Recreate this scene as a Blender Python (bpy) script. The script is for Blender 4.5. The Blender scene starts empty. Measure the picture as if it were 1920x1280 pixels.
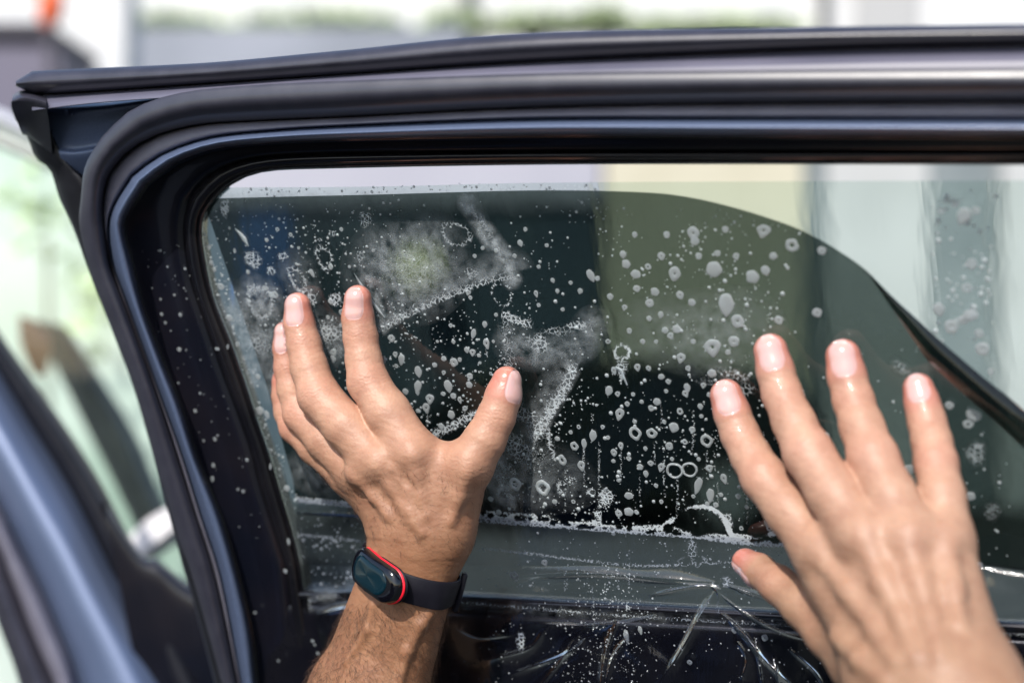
import bpy, math, random
import numpy as np
from mathutils import Vector
random.seed(7); rng = np.random.default_rng(11)
sc = bpy.context.scene
COL = sc.collection

# ------------------------------------------------------------------ camera, sky, sun, exposure
CAMZ = 1.4
cd = bpy.data.cameras.new("camera"); cam = bpy.data.objects.new("camera", cd); COL.objects.link(cam)
cam.location = (0, 0, CAMZ); cam.rotation_euler = (math.radians(90), 0, 0)
cd.lens = 50; cd.sensor_width = 36; cd.clip_start = .02; cd.clip_end = 500
cd.dof.use_dof = True; cd.dof.focus_distance = .90; cd.dof.aperture_fstop = 2.6
sc.camera = cam
SUN_EL, SUN_AZ = math.radians(45), math.radians(203)      # azimuth clockwise from +Y (north): behind the camera, a little left
world = bpy.data.worlds.new("World"); sc.world = world; world.use_nodes = True
wn = world.node_tree.nodes; wl = world.node_tree.links
bg = wn["Background"]; sky = wn.new("ShaderNodeTexSky"); sky.sky_type = 'NISHITA'; sky.sun_disc = False
sky.sun_elevation = SUN_EL; sky.sun_rotation = SUN_AZ; sky.dust_density = 1.5; sky.air_density = 1.0; sky.ozone_density = 1.0
wl.new(sky.outputs[0], bg.inputs[0]); bg.inputs[1].default_value = .15
sl = bpy.data.lights.new("sun", 'SUN'); sun = bpy.data.objects.new("sun", sl); COL.objects.link(sun)
sl.energy = 3.7; sl.angle = math.radians(.5); sl.color = (1, .955, .89)
sd = Vector((math.sin(SUN_AZ)*math.cos(SUN_EL), math.cos(SUN_AZ)*math.cos(SUN_EL), math.sin(SUN_EL)))
sun.rotation_euler = sd.to_track_quat('Z', 'Y').to_euler()
sun.location = (-2, -3, 6)
sc.view_settings.view_transform = 'Standard'; sc.view_settings.look = 'None'
sc.view_settings.exposure = .42; sc.view_settings.gamma = 1
sc.render.engine = 'CYCLES'
cy = sc.cycles; cy.use_denoising = True; cy.max_bounces = 14; cy.transparent_max_bounces = 24
cy.transmission_bounces = 10; cy.glossy_bounces = 4; cy.diffuse_bounces = 3; cy.sample_clamp_indirect = 6; cy.caustics_refractive = False; cy.caustics_reflective = False

# ------------------------------------------------------------------ places: the door leans over its hinge side
PX = 36/50/1920
D0, KX, KY = .90, .000163, .00013
def dg(px, py): return D0/(1 + KX*(px-960) + KY*(640-py))        # distance of the glass
def P(px, py, d): return Vector(((px-960)*PX*d, d, CAMZ-(py-640)*PX*d))
NC = Vector((-KX/PX, -1, -KY/PX)); NL = NC.length; NRM = NC/NL    # glass normal, towards the room side
def G(px, py, off=0.):                                            # a point in the plane lying off metres in front of the glass
    r = P(px, py, 1.); d = (1/(dg(px, py)))                       # r*t on plane: NC.(p) = const
    c = -D0 + off*0 ; 
    # plane: y + a x + b (z-CAMZ) = D0 - off*NL
    a, b = KX/PX, KY/PX
    t = (D0 - off*NL)/(r.y + a*r.x + b*(r.z-CAMZ))
    return Vector((r.x*t, r.y*t, CAMZ+(r.z-CAMZ)*t))
def Gn(px, py, off):                                              # the same for arrays
    a, b = KX/PX, KY/PX
    x = (px-960)*PX; z = -(py-640)*PX
    t = (D0 - off*NL)/(1 + a*x + b*z)
    return np.stack([x*t, t, CAMZ+z*t], -1)

# ------------------------------------------------------------------ helpers
def tag(o, label=None, cat=None, group=None, kind=None):
    if label: o['label'] = label
    if cat: o['category'] = cat
    if group: o['group'] = group
    if kind: o['kind'] = kind
    return o
def thing(name, label, cat, loc, group=None):
    o = bpy.data.objects.new(name, None); COL.objects.link(o); o.location = loc; o.empty_display_size = .05
    return tag(o, label, cat, group)
def mesh(name, v, f, m, parent=None, smooth=True, attrs=None, cols=None):
    me = bpy.data.meshes.new(name)
    v = np.asarray(v, dtype=np.float32)
    if parent is not None: v = v - np.array(parent_world(parent), dtype=np.float32)
    me.from_pydata(v.tolist() if len(v) < 20000 else [], [], f if len(v) < 20000 else []) if len(v) < 20000 else fast(me, v, f)
    me.update()
    if m: me.materials.append(m)
    if smooth: me.polygons.foreach_set('use_smooth', np.ones(len(me.polygons), dtype=bool))
    for k, a in (attrs or {}).items():
        at = me.attributes.new(k, 'FLOAT', 'POINT'); at.data.foreach_set('value', np.asarray(a, dtype=np.float32))
    if cols is not None:
        at = me.attributes.new('tone', 'FLOAT_COLOR', 'POINT')
        at.data.foreach_set('color', np.concatenate([cols, np.ones((len(cols), 1))], 1).astype(np.float32).ravel())
    o = bpy.data.objects.new(name, me); COL.objects.link(o)
    if parent is not None: o.parent = parent
    return o
def parent_world(p):
    w = Vector(p.location)
    while p.parent is not None: p = p.parent; w = w + p.location
    return w
def fast(me, v, f):
    f = np.asarray(f, dtype=np.int32); n, k = f.shape
    me.vertices.add(len(v)); me.vertices.foreach_set('co', v.ravel())
    me.loops.add(n*k); me.loops.foreach_set('vertex_index', f.ravel())
    me.polygons.add(n); me.polygons.foreach_set('loop_start', np.arange(0, n*k, k, dtype=np.int32))
    try: me.polygons.foreach_set('loop_total', np.full(n, k, dtype=np.int32))
    except Exception: pass
    me.validate()
def mat(name, col=(.5,.5,.5), rough=.5, metal=0., spec=.5, coat=0., coat_r=.05, sss=0.):
    m = bpy.data.materials.new(name); m.use_nodes = True
    b = m.node_tree.nodes['Principled BSDF']
    b.inputs['Base Color'].default_value = (*col, 1); b.inputs['Roughness'].default_value = rough
    b.inputs['Metallic'].default_value = metal; b.inputs['Specular IOR Level'].default_value = spec
    b.inputs['Coat Weight'].default_value = coat; b.inputs['Coat Roughness'].default_value = coat_r
    if sss: b.inputs['Subsurface Weight'].default_value = sss; b.inputs['Subsurface Radius'].default_value = (1, .35, .2); b.inputs['Subsurface Scale'].default_value = .006
    return m
def N(m, t, **kw):
    n = m.node_tree.nodes.new(t)
    for k, v in kw.items():
        if hasattr(n, k): setattr(n, k, v)
        else: n.inputs[k.replace('_', ' ')].default_value = v
    return n
def L(m, a, b): m.node_tree.links.new(a, b)
def coords(m, scale=(1, 1, 1)):
    t = N(m, 'ShaderNodeTexCoord'); mp = N(m, 'ShaderNodeMapping'); mp.inputs['Scale'].default_value = scale
    L(m, t.outputs['Object'], mp.inputs['Vector']); return mp.outputs[0]
def vary(m, a, b, scale, detail=4, contrast=(.35, .65), stretch=(1, 1, 1), rough=None, bump=0., bscale=None, bdist=.001):
    bs = m.node_tree.nodes['Principled BSDF']; c = coords(m, stretch)
    n = N(m, 'ShaderNodeTexNoise'); n.inputs['Scale'].default_value = scale; n.inputs['Detail'].default_value = detail; L(m, c, n.inputs['Vector'])
    r = N(m, 'ShaderNodeValToRGB'); r.color_ramp.elements[0].position, r.color_ramp.elements[1].position = contrast
    r.color_ramp.elements[0].color = (*a, 1); r.color_ramp.elements[1].color = (*b, 1)
    L(m, n.outputs['Fac'], r.inputs[0]); L(m, r.outputs[0], bs.inputs['Base Color'])
    if rough:
        q = N(m, 'ShaderNodeMapRange'); q.inputs['To Min'].default_value, q.inputs['To Max'].default_value = rough
        L(m, n.outputs['Fac'], q.inputs[0]); L(m, q.outputs[0], bs.inputs['Roughness'])
    if bump:
        n2 = N(m, 'ShaderNodeTexNoise'); n2.inputs['Scale'].default_value = bscale or scale*6; n2.inputs['Detail'].default_value = 5; L(m, c, n2.inputs['Vector'])
        bp = N(m, 'ShaderNodeBump'); bp.inputs['Strength'].default_value = bump; bp.inputs['Distance'].default_value = bdist
        L(m, n2.outputs['Fac'], bp.inputs['Height']); L(m, bp.outputs[0], bs.inputs['Normal'])
    return m

# ------------------------------------------------------------------ materials
M = {}
M['rubber'] = vary(mat('black_rubber', (.018,.017,.02), .42, spec=.8), (.025,.0245,.036), (.034,.033,.048), 60, rough=(.30,.40), bump=.25, bscale=900, bdist=.0002)
M['dark_rubber'] = vary(mat('matt_dark_rubber', (.008,.008,.011), .5, spec=.4), (.006,.006,.009), (.010,.010,.014), 60, rough=(.42,.55))
M['bulb_rubber'] = vary(mat('bulb_seal_rubber', (.05,.05,.07), .38, spec=.8), (.030,.030,.044), (.039,.039,.055), 60, rough=(.32,.42), bump=.2, bscale=1000, bdist=.0002)
M['soft_rubber'] = vary(mat('seal_rubber', (.03,.028,.035), .5, spec=.8), (.15,.145,.19), (.19,.185,.235), 30, rough=(.42,.56), bump=.2, bscale=1200, bdist=.0002)
M['flange'] = vary(mat('satin_flange', (.2,.2,.26), .4, spec=.5), (.095,.095,.135), (.125,.122,.168), 12, rough=(.36,.44))
M['gloss_black'] = vary(mat('gloss_black', (.008,.008,.010), .16, coat=.6), (.006,.006,.008), (.012,.011,.013), 20, rough=(.12,.25))
M['paint'] = vary(mat('blue_grey_paint', (.022,.045,.10), .36, metal=.3, coat=.6, coat_r=.22), (.105,.14,.235), (.125,.165,.27), 900, detail=2)
M['inner_paint'] = vary(mat('inner_door_paint', (.012,.013,.02), .3, coat=.5, coat_r=.05), (.004,.005,.010), (.009,.008,.012), 14, rough=(.2,.3))
M['trim'] = vary(mat('black_door_trim', (.01,.01,.013), .3, coat=.2, coat_r=.1), (.004,.004,.007), (.008,.008,.011), 30, rough=(.2,.34), bump=.3, bscale=500, bdist=.0004)
M['silver'] = mat('silver_trim', (.62,.63,.66), .28, metal=.8)
M['foam'] = mat('soap_foam', (.78,.85,.88), .4, spec=.5, coat=.9, coat_r=.04)
m = M['foam']; vb = N(m, 'ShaderNodeTexVoronoi'); vb.inputs['Scale'].default_value = 1300; L(m, coords(m), vb.inputs['Vector'])
bp = N(m, 'ShaderNodeBump'); bp.inputs['Strength'].default_value = .6; bp.inputs['Distance'].default_value = .0005; bp.invert = True
L(m, vb.outputs['Distance'], bp.inputs['Height']); L(m, bp.outputs[0], m.node_tree.nodes['Principled BSDF'].inputs['Normal'])
pb = m.node_tree.nodes['Principled BSDF']; tl = N(m, 'ShaderNodeBsdfTranslucent'); tl.inputs[0].default_value = (.75,.82,.84,1); mxs = N(m, 'ShaderNodeMixShader'); mxs.inputs[0].default_value = .5
tp = N(m, 'ShaderNodeBsdfTransparent'); mx2 = N(m, 'ShaderNodeMixShader'); mx2.inputs[0].default_value = .8
L(m, pb.outputs[0], mxs.inputs[1]); L(m, tl.outputs[0], mxs.inputs[2]); L(m, tp.outputs[0], mx2.inputs[1]); L(m, mxs.outputs[0], mx2.inputs[2]); L(m, mx2.outputs[0], m.node_tree.nodes['Material Output'].inputs[0])

def clear_sheet(name, tint, refl_rough=.03, ior=1.5, streak=0., gain=1.):
    m = bpy.data.materials.new(name); m.use_nodes = True; nt = m.node_tree; nt.nodes.remove(nt.nodes['Principled BSDF'])
    out = nt.nodes['Material Output']
    tr = N(m, 'ShaderNodeBsdfTransparent'); tr.inputs[0].default_value = (*tint, 1)
    gl = N(m, 'ShaderNodeBsdfGlossy'); gl.inputs['Roughness'].default_value = refl_rough; gl.inputs['Color'].default_value = (1, 1, 1, 1)
    fr = N(m, 'ShaderNodeFresnel'); fr.inputs[0].default_value = ior
    mx = N(m, 'ShaderNodeMixShader')
    if gain != 1.:
        mu = N(m, 'ShaderNodeMath', operation='MULTIPLY'); mu.use_clamp = True; mu.inputs[1].default_value = gain; L(m, fr.outputs[0], mu.inputs[0]); L(m, mu.outputs[0], mx.inputs[0])
    else: L(m, fr.outputs[0], mx.inputs[0])
    L(m, tr.outputs[0], mx.inputs[1]); L(m, gl.outputs[0], mx.inputs[2]); L(m, mx.outputs[0], out.inputs[0])
    if streak:
        c = coords(m, (1, 1, .12)); n = N(m, 'ShaderNodeTexNoise'); n.inputs['Scale'].default_value = 220; n.inputs['Detail'].default_value = 3; L(m, c, n.inputs['Vector'])
        b = N(m, 'ShaderNodeBump'); b.inputs['Strength'].default_value = streak; b.inputs['Distance'].default_value = .0006
        L(m, n.outputs['Fac'], b.inputs['Height']); L(m, b.outputs[0], gl.inputs['Normal'])
    return m
M['film'] = clear_sheet('dark_tint_film', (.132,.160,.150), .03, 1.42, .1)
M['liner'] = clear_sheet('clear_plastic_liner', (.80,.81,.86), .12, 1.5, .4, 1.3)
def wet_glass():
    m = bpy.data.materials.new('wet_green_glass'); m.use_nodes = True; nt = m.node_tree; nt.nodes.remove(nt.nodes['Principled BSDF'])
    g = N(m, 'ShaderNodeBsdfGlass'); g.inputs['Color'].default_value = (.90,.95,.93, 1); g.inputs['IOR'].default_value = 1.45; g.inputs['Roughness'].default_value = 0
    c = coords(m, (1, 1, .06)); n = N(m, 'ShaderNodeTexNoise'); n.inputs['Scale'].default_value = 60; n.inputs['Detail'].default_value = 2; n.inputs['Distortion'].default_value = .4; L(m, c, n.inputs['Vector'])
    b = N(m, 'ShaderNodeBump'); b.inputs['Strength'].default_value = .3; b.inputs['Distance'].default_value = .0006
    L(m, n.outputs['Fac'], b.inputs['Height']); L(m, b.outputs[0], g.inputs['Normal']); L(m, g.outputs[0], nt.nodes['Material Output'].inputs[0]); return m
M['glass'] = wet_glass()
def skin(name):
    m = mat(name, (.6,.35,.25), .42, spec=.45, sss=.22); b = m.node_tree.nodes['Principled BSDF']
    a = N(m, 'ShaderNodeAttribute'); a.attribute_name = 'tone'
    c = coords(m); n = N(m, 'ShaderNodeTexNoise'); n.inputs['Scale'].default_value = 70; n.inputs['Detail'].default_value = 6; n.inputs['Roughness'].default_value = .65; L(m, c, n.inputs['Vector'])
    r = N(m, 'ShaderNodeValToRGB'); r.color_ramp.elements[0].position = .3; r.color_ramp.elements[1].position = .7
    r.color_ramp.elements[0].color = (.80,.72,.70, 1); r.color_ramp.elements[1].color = (1.06,1.06,1.05, 1); L(m, n.outputs['Fac'], r.inputs[0])
    mx = N(m, 'ShaderNodeMix', data_type='RGBA', blend_type='MULTIPLY'); mx.inputs[0].default_value = 1
    L(m, a.outputs['Color'], mx.inputs[6]); L(m, r.outputs[0], mx.inputs[7]); L(m, mx.outputs[2], b.inputs['Base Color'])
    w = N(m, 'ShaderNodeAttribute'); w.attribute_name = 'wet'
    mr = N(m, 'ShaderNodeMapRange'); mr.inputs['To Min'].default_value = .52; mr.inputs['To Max'].default_value = .3; L(m, w.outputs['Fac'], mr.inputs[0]); L(m, mr.outputs[0], b.inputs['Roughness'])
    wm = N(m, 'ShaderNodeMath', operation='MULTIPLY'); wm.inputs[1].default_value = .5; L(m, w.outputs['Fac'], wm.inputs[0]); L(m, wm.outputs[0], b.inputs['Coat Weight'])
    v = N(m, 'ShaderNodeTexVoronoi'); v.inputs['Scale'].default_value = 620; L(m, c, v.inputs['Vector'])
    n2 = N(m, 'ShaderNodeTexNoise'); n2.inputs['Scale'].default_value = 260; n2.inputs['Detail'].default_value = 5; L(m, c, n2.inputs['Vector'])
    ad = N(m, 'ShaderNodeMath', operation='ADD'); L(m, v.outputs['Distance'], ad.inputs[0]); L(m, n2.outputs['Fac'], ad.inputs[1])
    bp = N(m, 'ShaderNodeBump'); bp.inputs['Strength'].default_value = .32; bp.inputs['Distance'].default_value = .0004
    L(m, ad.outputs[0], bp.inputs['Height']); L(m, bp.outputs[0], b.inputs['Normal']); return m
M['skin'] = skin('skin')
M['nail'] = mat('fingernail', (.66,.38,.35), .14, coat=.9, coat_r=.03, sss=.15)

# ------------------------------------------------------------------ lofts through pixel-placed contour lines on the door
def cr(pts, n):                                                    # Catmull-Rom, n samples by arc length
    p = np.asarray(pts, float)
    if p[0][0] == 2060: p = np.vstack([p[0]+(p[0]-p[1])/abs(p[0][0]-p[1][0])*480, p])     # carry on past the picture's edge
    if p[-1][0] == 2060: p = np.vstack([p, p[-1]+(p[-1]-p[-2])/abs(p[-1][0]-p[-2][0])*300])
    if len(p) == 2: return p[0] + (p[1]-p[0])*np.linspace(0, 1, n)[:, None]
    q = np.vstack([2*p[0]-p[1], p, 2*p[-1]-p[-2]]); out = []
    for i in range(1, len(q)-2):
        a, b, c, d = q[i-1], q[i], q[i+1], q[i+2]
        for t in np.linspace(0, 1, 12, endpoint=False):
            out.append(.5*((2*b)+(-a+c)*t+(2*a-5*b+4*c-d)*t*t+(-a+3*b-3*c+d)*t**3))
    out.append(p[-1]); out = np.array(out)
    s = np.concatenate([[0], np.cumsum(np.linalg.norm(np.diff(out[:, :2], axis=0), axis=1))])
    u = np.linspace(0, s[-1], n)
    return np.stack([np.interp(u, s, out[:, k]) for k in range(out.shape[1])], -1)
def line(top, side=None, n=70):
    a = cr(top, n)
    return a if side is None else np.vstack([a, cr(side, n)[1:]])
def grid_faces(nu, nv, wrap=False):
    f = []
    for i in range(nu-1):
        for j in range(nv-1 if not wrap else nv):
            j2 = (j+1) % nv
            f.append((i*nv+j, i*nv+j2, (i+1)*nv+j2, (i+1)*nv+j))
    return f
def loft(name, rows, m, parent, smooth_cross=4, place=None, closed=True, depth=.012):
    """rows: (line, off). Cross direction is smoothed; the back is closed so the strip has thickness."""
    rs = [np.column_stack([l, np.full(len(l), o) if np.isscalar(o) else o]) for l, o in rows]
    R = np.stack(rs)                                              # rows, n, 3
    if smooth_cross > 1 and len(R) > 2:
        q = np.concatenate([[2*R[0]-R[1]], R, [2*R[-1]-R[-2]]]); out = []
        for i in range(1, len(q)-2):
            a, b, c, d = q[i-1], q[i], q[i+1], q[i+2]
            for t in np.linspace(0, 1, smooth_cross, endpoint=False): out.append(.5*((2*b)+(-a+c)*t+(2*a-5*b+4*c-d)*t*t+(-a+3*b-3*c+d)*t**3))
        out.append(R[-1]); R = np.array(out)
    if closed:
        e0, e1 = R[0].copy(), R[-1].copy(); e0[:, 2] -= depth; e1[:, 2] -= depth
        R = np.concatenate([[e0], R, [e1]])
    V = (place or Gn)(R[..., 0], R[..., 1], R[..., 2])
    nr, n = V.shape[:2]
    f = grid_faces(nr, n, False)
    if closed:
        for j in range(n-1): f.append(((nr-1)*n+j, (nr-1)*n+j+1, j+1, j))
        f.append([i*n for i in range(nr)]); f.append([i*n+n-1 for i in range(nr)][::-1])
    o = mesh(name, V.reshape(-1, 3), f, m, parent)
    o.data.set_sharp_from_angle(angle=math.radians(50))
    return o
def mix(a, b, t): return a*(1-t)+b*t

# ================================================================== THE SETTING BEHIND THE DOOR
M['ground'] = vary(mat('forecourt_asphalt', (.1,.1,.1), .85), (.028,.033,.031), (.05,.056,.053), 3, bump=.4, bscale=60, bdist=.004)
M['ground'].node_tree.nodes['Principled BSDF'].inputs['Specular IOR Level'].default_value = .3
o = mesh('ground', [(-150,-60,0),(150,-60,0),(150,200,0),(-150,200,0)], [(0,1,2,3)], M['ground'], smooth=False); tag(o, kind='structure')
def box(name, p0, p1, m, parent=None, bev=.01):
    (x0,y0,z0),(x1,y1,z1) = p0, p1; b = min(bev, abs(x1-x0)/4, abs(y1-y0)/4, abs(z1-z0)/4)
    import bmesh
    bm = bmesh.new(); bmesh.ops.create_cube(bm, size=1)
    for v in bm.verts: v.co = Vector((x0+(v.co.x+.5)*(x1-x0), y0+(v.co.y+.5)*(y1-y0), z0+(v.co.z+.5)*(z1-z0)))
    bmesh.ops.bevel(bm, geom=bm.edges[:], offset=b, segments=2, affect='EDGES')
    if parent is not None: bmesh.ops.translate(bm, vec=-parent_world(parent), verts=bm.verts[:])
    me = bpy.data.meshes.new(name); bm.to_mesh(me); bm.free(); me.materials.append(m)
    o = bpy.data.objects.new(name, me); COL.objects.link(o)
    if parent is not None: o.parent = parent
    return o
def X(px, d): return (px-960)*PX*d
def Z(py, d): return CAMZ-(py-640)*PX*d
M['white_wall'] = vary(mat('white_render', (.8,.8,.8), .8), (.62,.63,.64), (.70,.70,.70), 1.2)
M['grey_white'] = vary(mat('grey_white_render', (.5,.5,.5), .8), (.44,.45,.45), (.50,.51,.51), 1.2)
M['cream'] = vary(mat('cream_shutter', (.75,.72,.58), .6), (.50,.47,.36), (.55,.52,.41), 1.5)
M['grey_green'] = vary(mat('grey_green_door', (.2,.24,.24), .6), (.040,.066,.095), (.070,.10,.125), 1.1)
M['slate'] = vary(mat('slate_fascia', (.2,.22,.26), .5), (.20,.22,.26), (.27,.29,.34), 1)
M['lav'] = vary(mat('pale_band', (.7,.68,.76), .7), (.36,.36,.42), (.40,.40,.46), 1)
M['teal_glass'] = vary(mat('teal_pillar', (.12,.18,.19), .3), (.15,.18,.19), (.21,.24,.25), 2)
M['dark'] = mat('dark_gap', (.04,.045,.045), .6)
D = 12.
bld = thing('garage_building', 'white garage building with cream shutters and dark teal pillar, blurred beyond the car window', 'building', (X(1300,D), D, 0))
box('wall', (X(-60,D), D+.25, 0), (X(2500,D), D+.6, Z(255,D)), M['grey_white'], bld)
box('fascia_band', (X(340,D), D-.02, Z(385,D)), (X(1128,D), D+.24, Z(150,D)), M['lav'], bld)
for a, b in ((340, 598), (606, 862), (870, 1124)): box('garage_door', (X(a,D), D+.05, .0), (X(b,D), D+.24, Z(391,D)), M['grey_green'], bld)
box('roller_shutter', (X(1134,D), D+.02, 0), (X(1508,D), D+.24, Z(255,D)), M['cream'], bld)
box('blue_reflection', (X(452,D), D-.01, Z(560,D)), (X(548,D), D+.045, Z(398,D)), mat('blue_reflection', (.05,.13,.33), .5), bld)  # blue reflection on the film, painted as a slab behind it
V = [(X(785,D-.4)+r*math.cos(a*math.pi/12), D-.4+yy, Z(505,D-.4)+r*math.sin(a*math.pi/12)) for r, yy in ((.001,-.06),(.16,-.05),(.20,-.01),(.20,.03)) for a in range(24)]
rs = mesh('warm_glow_disc', V, grid_faces(4, 24, True)+[tuple(range(72, 96))], mat('pale_yellow_disc', (.78,.72,.36), .5)); tag(rs, 'added pale yellow disc standing in for the warm glow at the upper left of the film', 'sign')  # added disc on a post; its yellow imitates a blurred warm glow
box('glow_disc_post', (X(780,D-.4), D-.36, 0), (X(790,D-.4), D-.33, Z(505,D-.4)), M['slate'], rs)
box('gap_post', (X(1510,D), D+.04, 0), (X(1548,D), D+.24, Z(255,D)), M['teal_glass'], bld)
box('white_panel', (X(1550,D), D+.0, 0), (X(1742,D), D+.24, Z(255,D)), M['grey_white'], bld)
box('teal_pillar', (X(1744,D), D+.02, 0), (X(1872,D), D+.24, Z(255,D)), M['teal_glass'], bld)
box('white_pillar', (X(1874,D), D-.1, 0), (X(2150,D), D+.24, Z(255,D)), M['grey_white'], bld)
box('roof_fascia', (X(-60,D), D-.1, Z(250,D)), (X(2500,D), D+.7, Z(160,D)), M['slate'], bld)
# upper world seen over the door
D2 = 15.
up = thing('upper_storey', 'bright white upper storey with thin posts, blurred above the open door', 'building', (X(900,D2), D2, 0))
box('wall', (X(-700,D2), D2, 0), (X(2600,D2), D2+.4, Z(-420,D2)), M['white_wall'], up)
box('post', (X(868,D2), D2-.2, 0), (X(884,D2), D2-.004, Z(-200,D2)), M['dark'], up)
box('post', (X(1534,D2), D2-.2, 0), (X(1546,D2), D2-.004, Z(-200,D2)), M['dark'], up)
box('grey_panel', (X(1600,D2), D2-.1, 0), (X(1722,D2), D2-.004, Z(-200,D2)), mat('light_grey_panel', (.42,.42,.42), .6), up)
D3 = 13.2
o = box('slate_roof', (X(240,D3), D3, 0), (X(872,D3), D3+1.0, Z(50,D3)), M['slate']); tag(o, 'slate grey shed roof and wall, blurred above the door frame', 'shed')
# greenery over the shed
M['leaf'] = mat('bright_leaves', (.16,.30,.07), .6); b_ = M['leaf'].node_tree.nodes['Principled BSDF']
oi = N(M['leaf'], 'ShaderNodeNewGeometry'); rr = N(M['leaf'], 'ShaderNodeValToRGB'); rr.color_ramp.elements[0].color = (.36,.45,.24,1); rr.color_ramp.elements[1].color = (.62,.70,.48,1)
L(M['leaf'], oi.outputs['Random Per Island'], rr.inputs[0]); L(M['leaf'], rr.outputs[0], b_.inputs['Base Color'])
def leaves(name, cx, cz, y, rx, rz, ry, n, parent=None, s=.09):
    v, f = [], []
    for i in range(n):
        a = rng.normal(size=3); a /= np.linalg.norm(a); r = rng.random()**.4
        c = np.array([cx+a[0]*rx*r, y+a[1]*ry*r, cz+a[2]*rz*r])
        u = rng.normal(size=3); u /= np.linalg.norm(u); w = np.cross(u, rng.normal(size=3)); w /= np.linalg.norm(w)
        k = len(v); q = s*(.6+.8*rng.random())
        v += [c-u*q, c+w*q*.45, c+u*q, c-w*q*.45]; f.append((k, k+1, k+2, k+3))
    return mesh(name, v, f, M['leaf'], parent, smooth=False)
M['bark'] = vary(mat('bark', (.1,.08,.06), .9), (.16,.14,.11), (.26,.23,.19), 8)
def tree(px, py, d, wpx, hpx, n, lab):
    t = thing('tree', lab, 'tree', (X(px,d), d, 0), 'trees behind the shed')
    leaves('crown', X(px,d), Z(py,d), d, wpx*PX*d, hpx*PX*d, .5, n, t)
    ht = Z(py,d); ring = []
    V = []; 
    for k in range(6):
        z = ht*k/5; r = .10*(1-k/7)
        for j in range(8): V.append((X(px,d)+.05*math.sin(k)+r*math.cos(j*math.pi/4), d+r*math.sin(j*math.pi/4), z))
    mesh('trunk', V, grid_faces(6, 8, True), M['bark'], t)
tree(330, 50, 14.3, 130, 13, 500, 'low bright green tree above the left end of the slate shed roof')
tree(610, 44, 14.3, 150, 12, 550, 'bright green tree above the middle of the slate shed roof')
tree(850, 46, 14.4, 70, 18, 350, 'green tree beside the thin dark post above the door')
tree(1010, 48, 14.3, 110, 12, 450, 'green tree just right of the thin dark post above the door')
tree(1130, 40, 14.4, 50, 20, 300, 'taller narrow green tree above the door frame, right of centre')
tree(1330, 52, 14.3, 190, 11, 650, 'wide low green tree above the right half of the door frame')
# dark car parked across, seen through the tint
def side_car():
    d = 10.2; x0, x1 = X(560,d), X(1560,d); Lc = x1-x0
    t = thing('parked_car', 'dark parked car standing side-on behind the tinted window', 'car', ((x0+x1)/2, d+.85, 0))
    prof = [(0,.30),(0,.62),(.02,.78),(.10,.88),(.24,.93),(.36,1.20),(.48,1.27),(.72,1.27),(.86,1.16),(.97,.95),(1,.82),(1,.32)]
    dark = mat('dark_car_paint', (.012,.018,.022), .25, coat=.8); gl = mat('car_side_glass', (.02,.03,.035), .08, spec=.6); ty = mat('tyre_rubber', (.02,.02,.02), .8)
    v = []; 
    for yy, ins in ((0,0),(.12,0),(1.6,0),(1.72,0)):
        for a, z in prof:
            q = .06 if yy in (0, 1.72) else 0
            v.append((x0+Lc*(.5+(a-.5)*(1-q)), d+yy, z*(1-q*.4)+.01))
    n = len(prof); f = [(i*n+j, i*n+(j+1)%n, (i+1)*n+(j+1)%n, (i+1)*n+j) for i in range(3) for j in range(n)]
    f += [tuple(range(n))[::-1], tuple(range(3*n, 4*n))]
    mesh('body', v, f, dark, t, smooth=False)
    for a, b in ((.30,.50),(.52,.70)):
        w = box('side_window', (x0+Lc*a, d-.012, .90), (x0+Lc*b, d+.02, 1.13), gl, t)
    for a in (.18,.80):
        V = []
        for yy in (-.015,.16):
            for j in range(24): V.append((x0+Lc*a+.31*math.cos(j*math.pi/12), d+yy, .31+.31*math.sin(j*math.pi/12)))
        w = mesh('tyre', V, grid_faces(2, 24, True)+[tuple(range(24))], ty, t, smooth=False)
        V = [(x0+Lc*a+r*math.cos(j*math.pi/12), d-.03+yy, .31+r*math.sin(j*math.pi/12)) for r, yy in ((.2,0),(.2,.02)) for j in range(24)]
        rim = mesh('rim', V, grid_faces(2, 24, True)+[tuple(range(24))], M['silver'], t, smooth=False)
side_car()
# upper left clutter
D4 = 6.
mc = thing('machine_cabinet', 'dark blurred machine cabinet standing at the top left corner', 'cabinet', (X(0,D4), D4, 0))
cab = mat('dark_cabinet', (.06,.055,.075), .5)
box('body', (X(-240,D4), D4, 0), (X(108,D4), D4+.7, Z(72,D4)), mat('violet_grey_cabinet', (.13,.12,.17), .5), mc, .04)
box('top', (X(-250,D4), D4-.03, Z(70,D4)), (X(96,D4), D4+.72, Z(42,D4)), cab, mc, .03)
V = []; F = []
for i in range(13):
    th = math.pi*i/12
    for j in range(20):
        ph = 2*math.pi*j/20; V.append((X(124,D4)+.055*math.sin(th)*math.cos(ph), D4-.2+.055*math.sin(th)*math.sin(ph), Z(28,D4)+.105*math.cos(th)*(1-.1*math.cos(ph))))
be = thing('orange_beacon', 'orange rounded beacon at the top left beside the dark cabinet', 'beacon', (X(124,D4), D4-.2, Z(28,D4)))
mesh('lens', V, grid_faces(13, 20, True), mat('orange_plastic', (.85,.16,.06), .35), be)
box('pole', (X(117,D4), D4-.22, 0), (X(131,D4), D4-.18, Z(64,D4)), cab, be)
box_o = box('white_column', (X(155,8.), 8., 0), (X(236,8.), 8.3, Z(-300,8.)), M['white_wall']); tag(box_o, 'white column in the blurred background at the top left', 'column')
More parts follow.
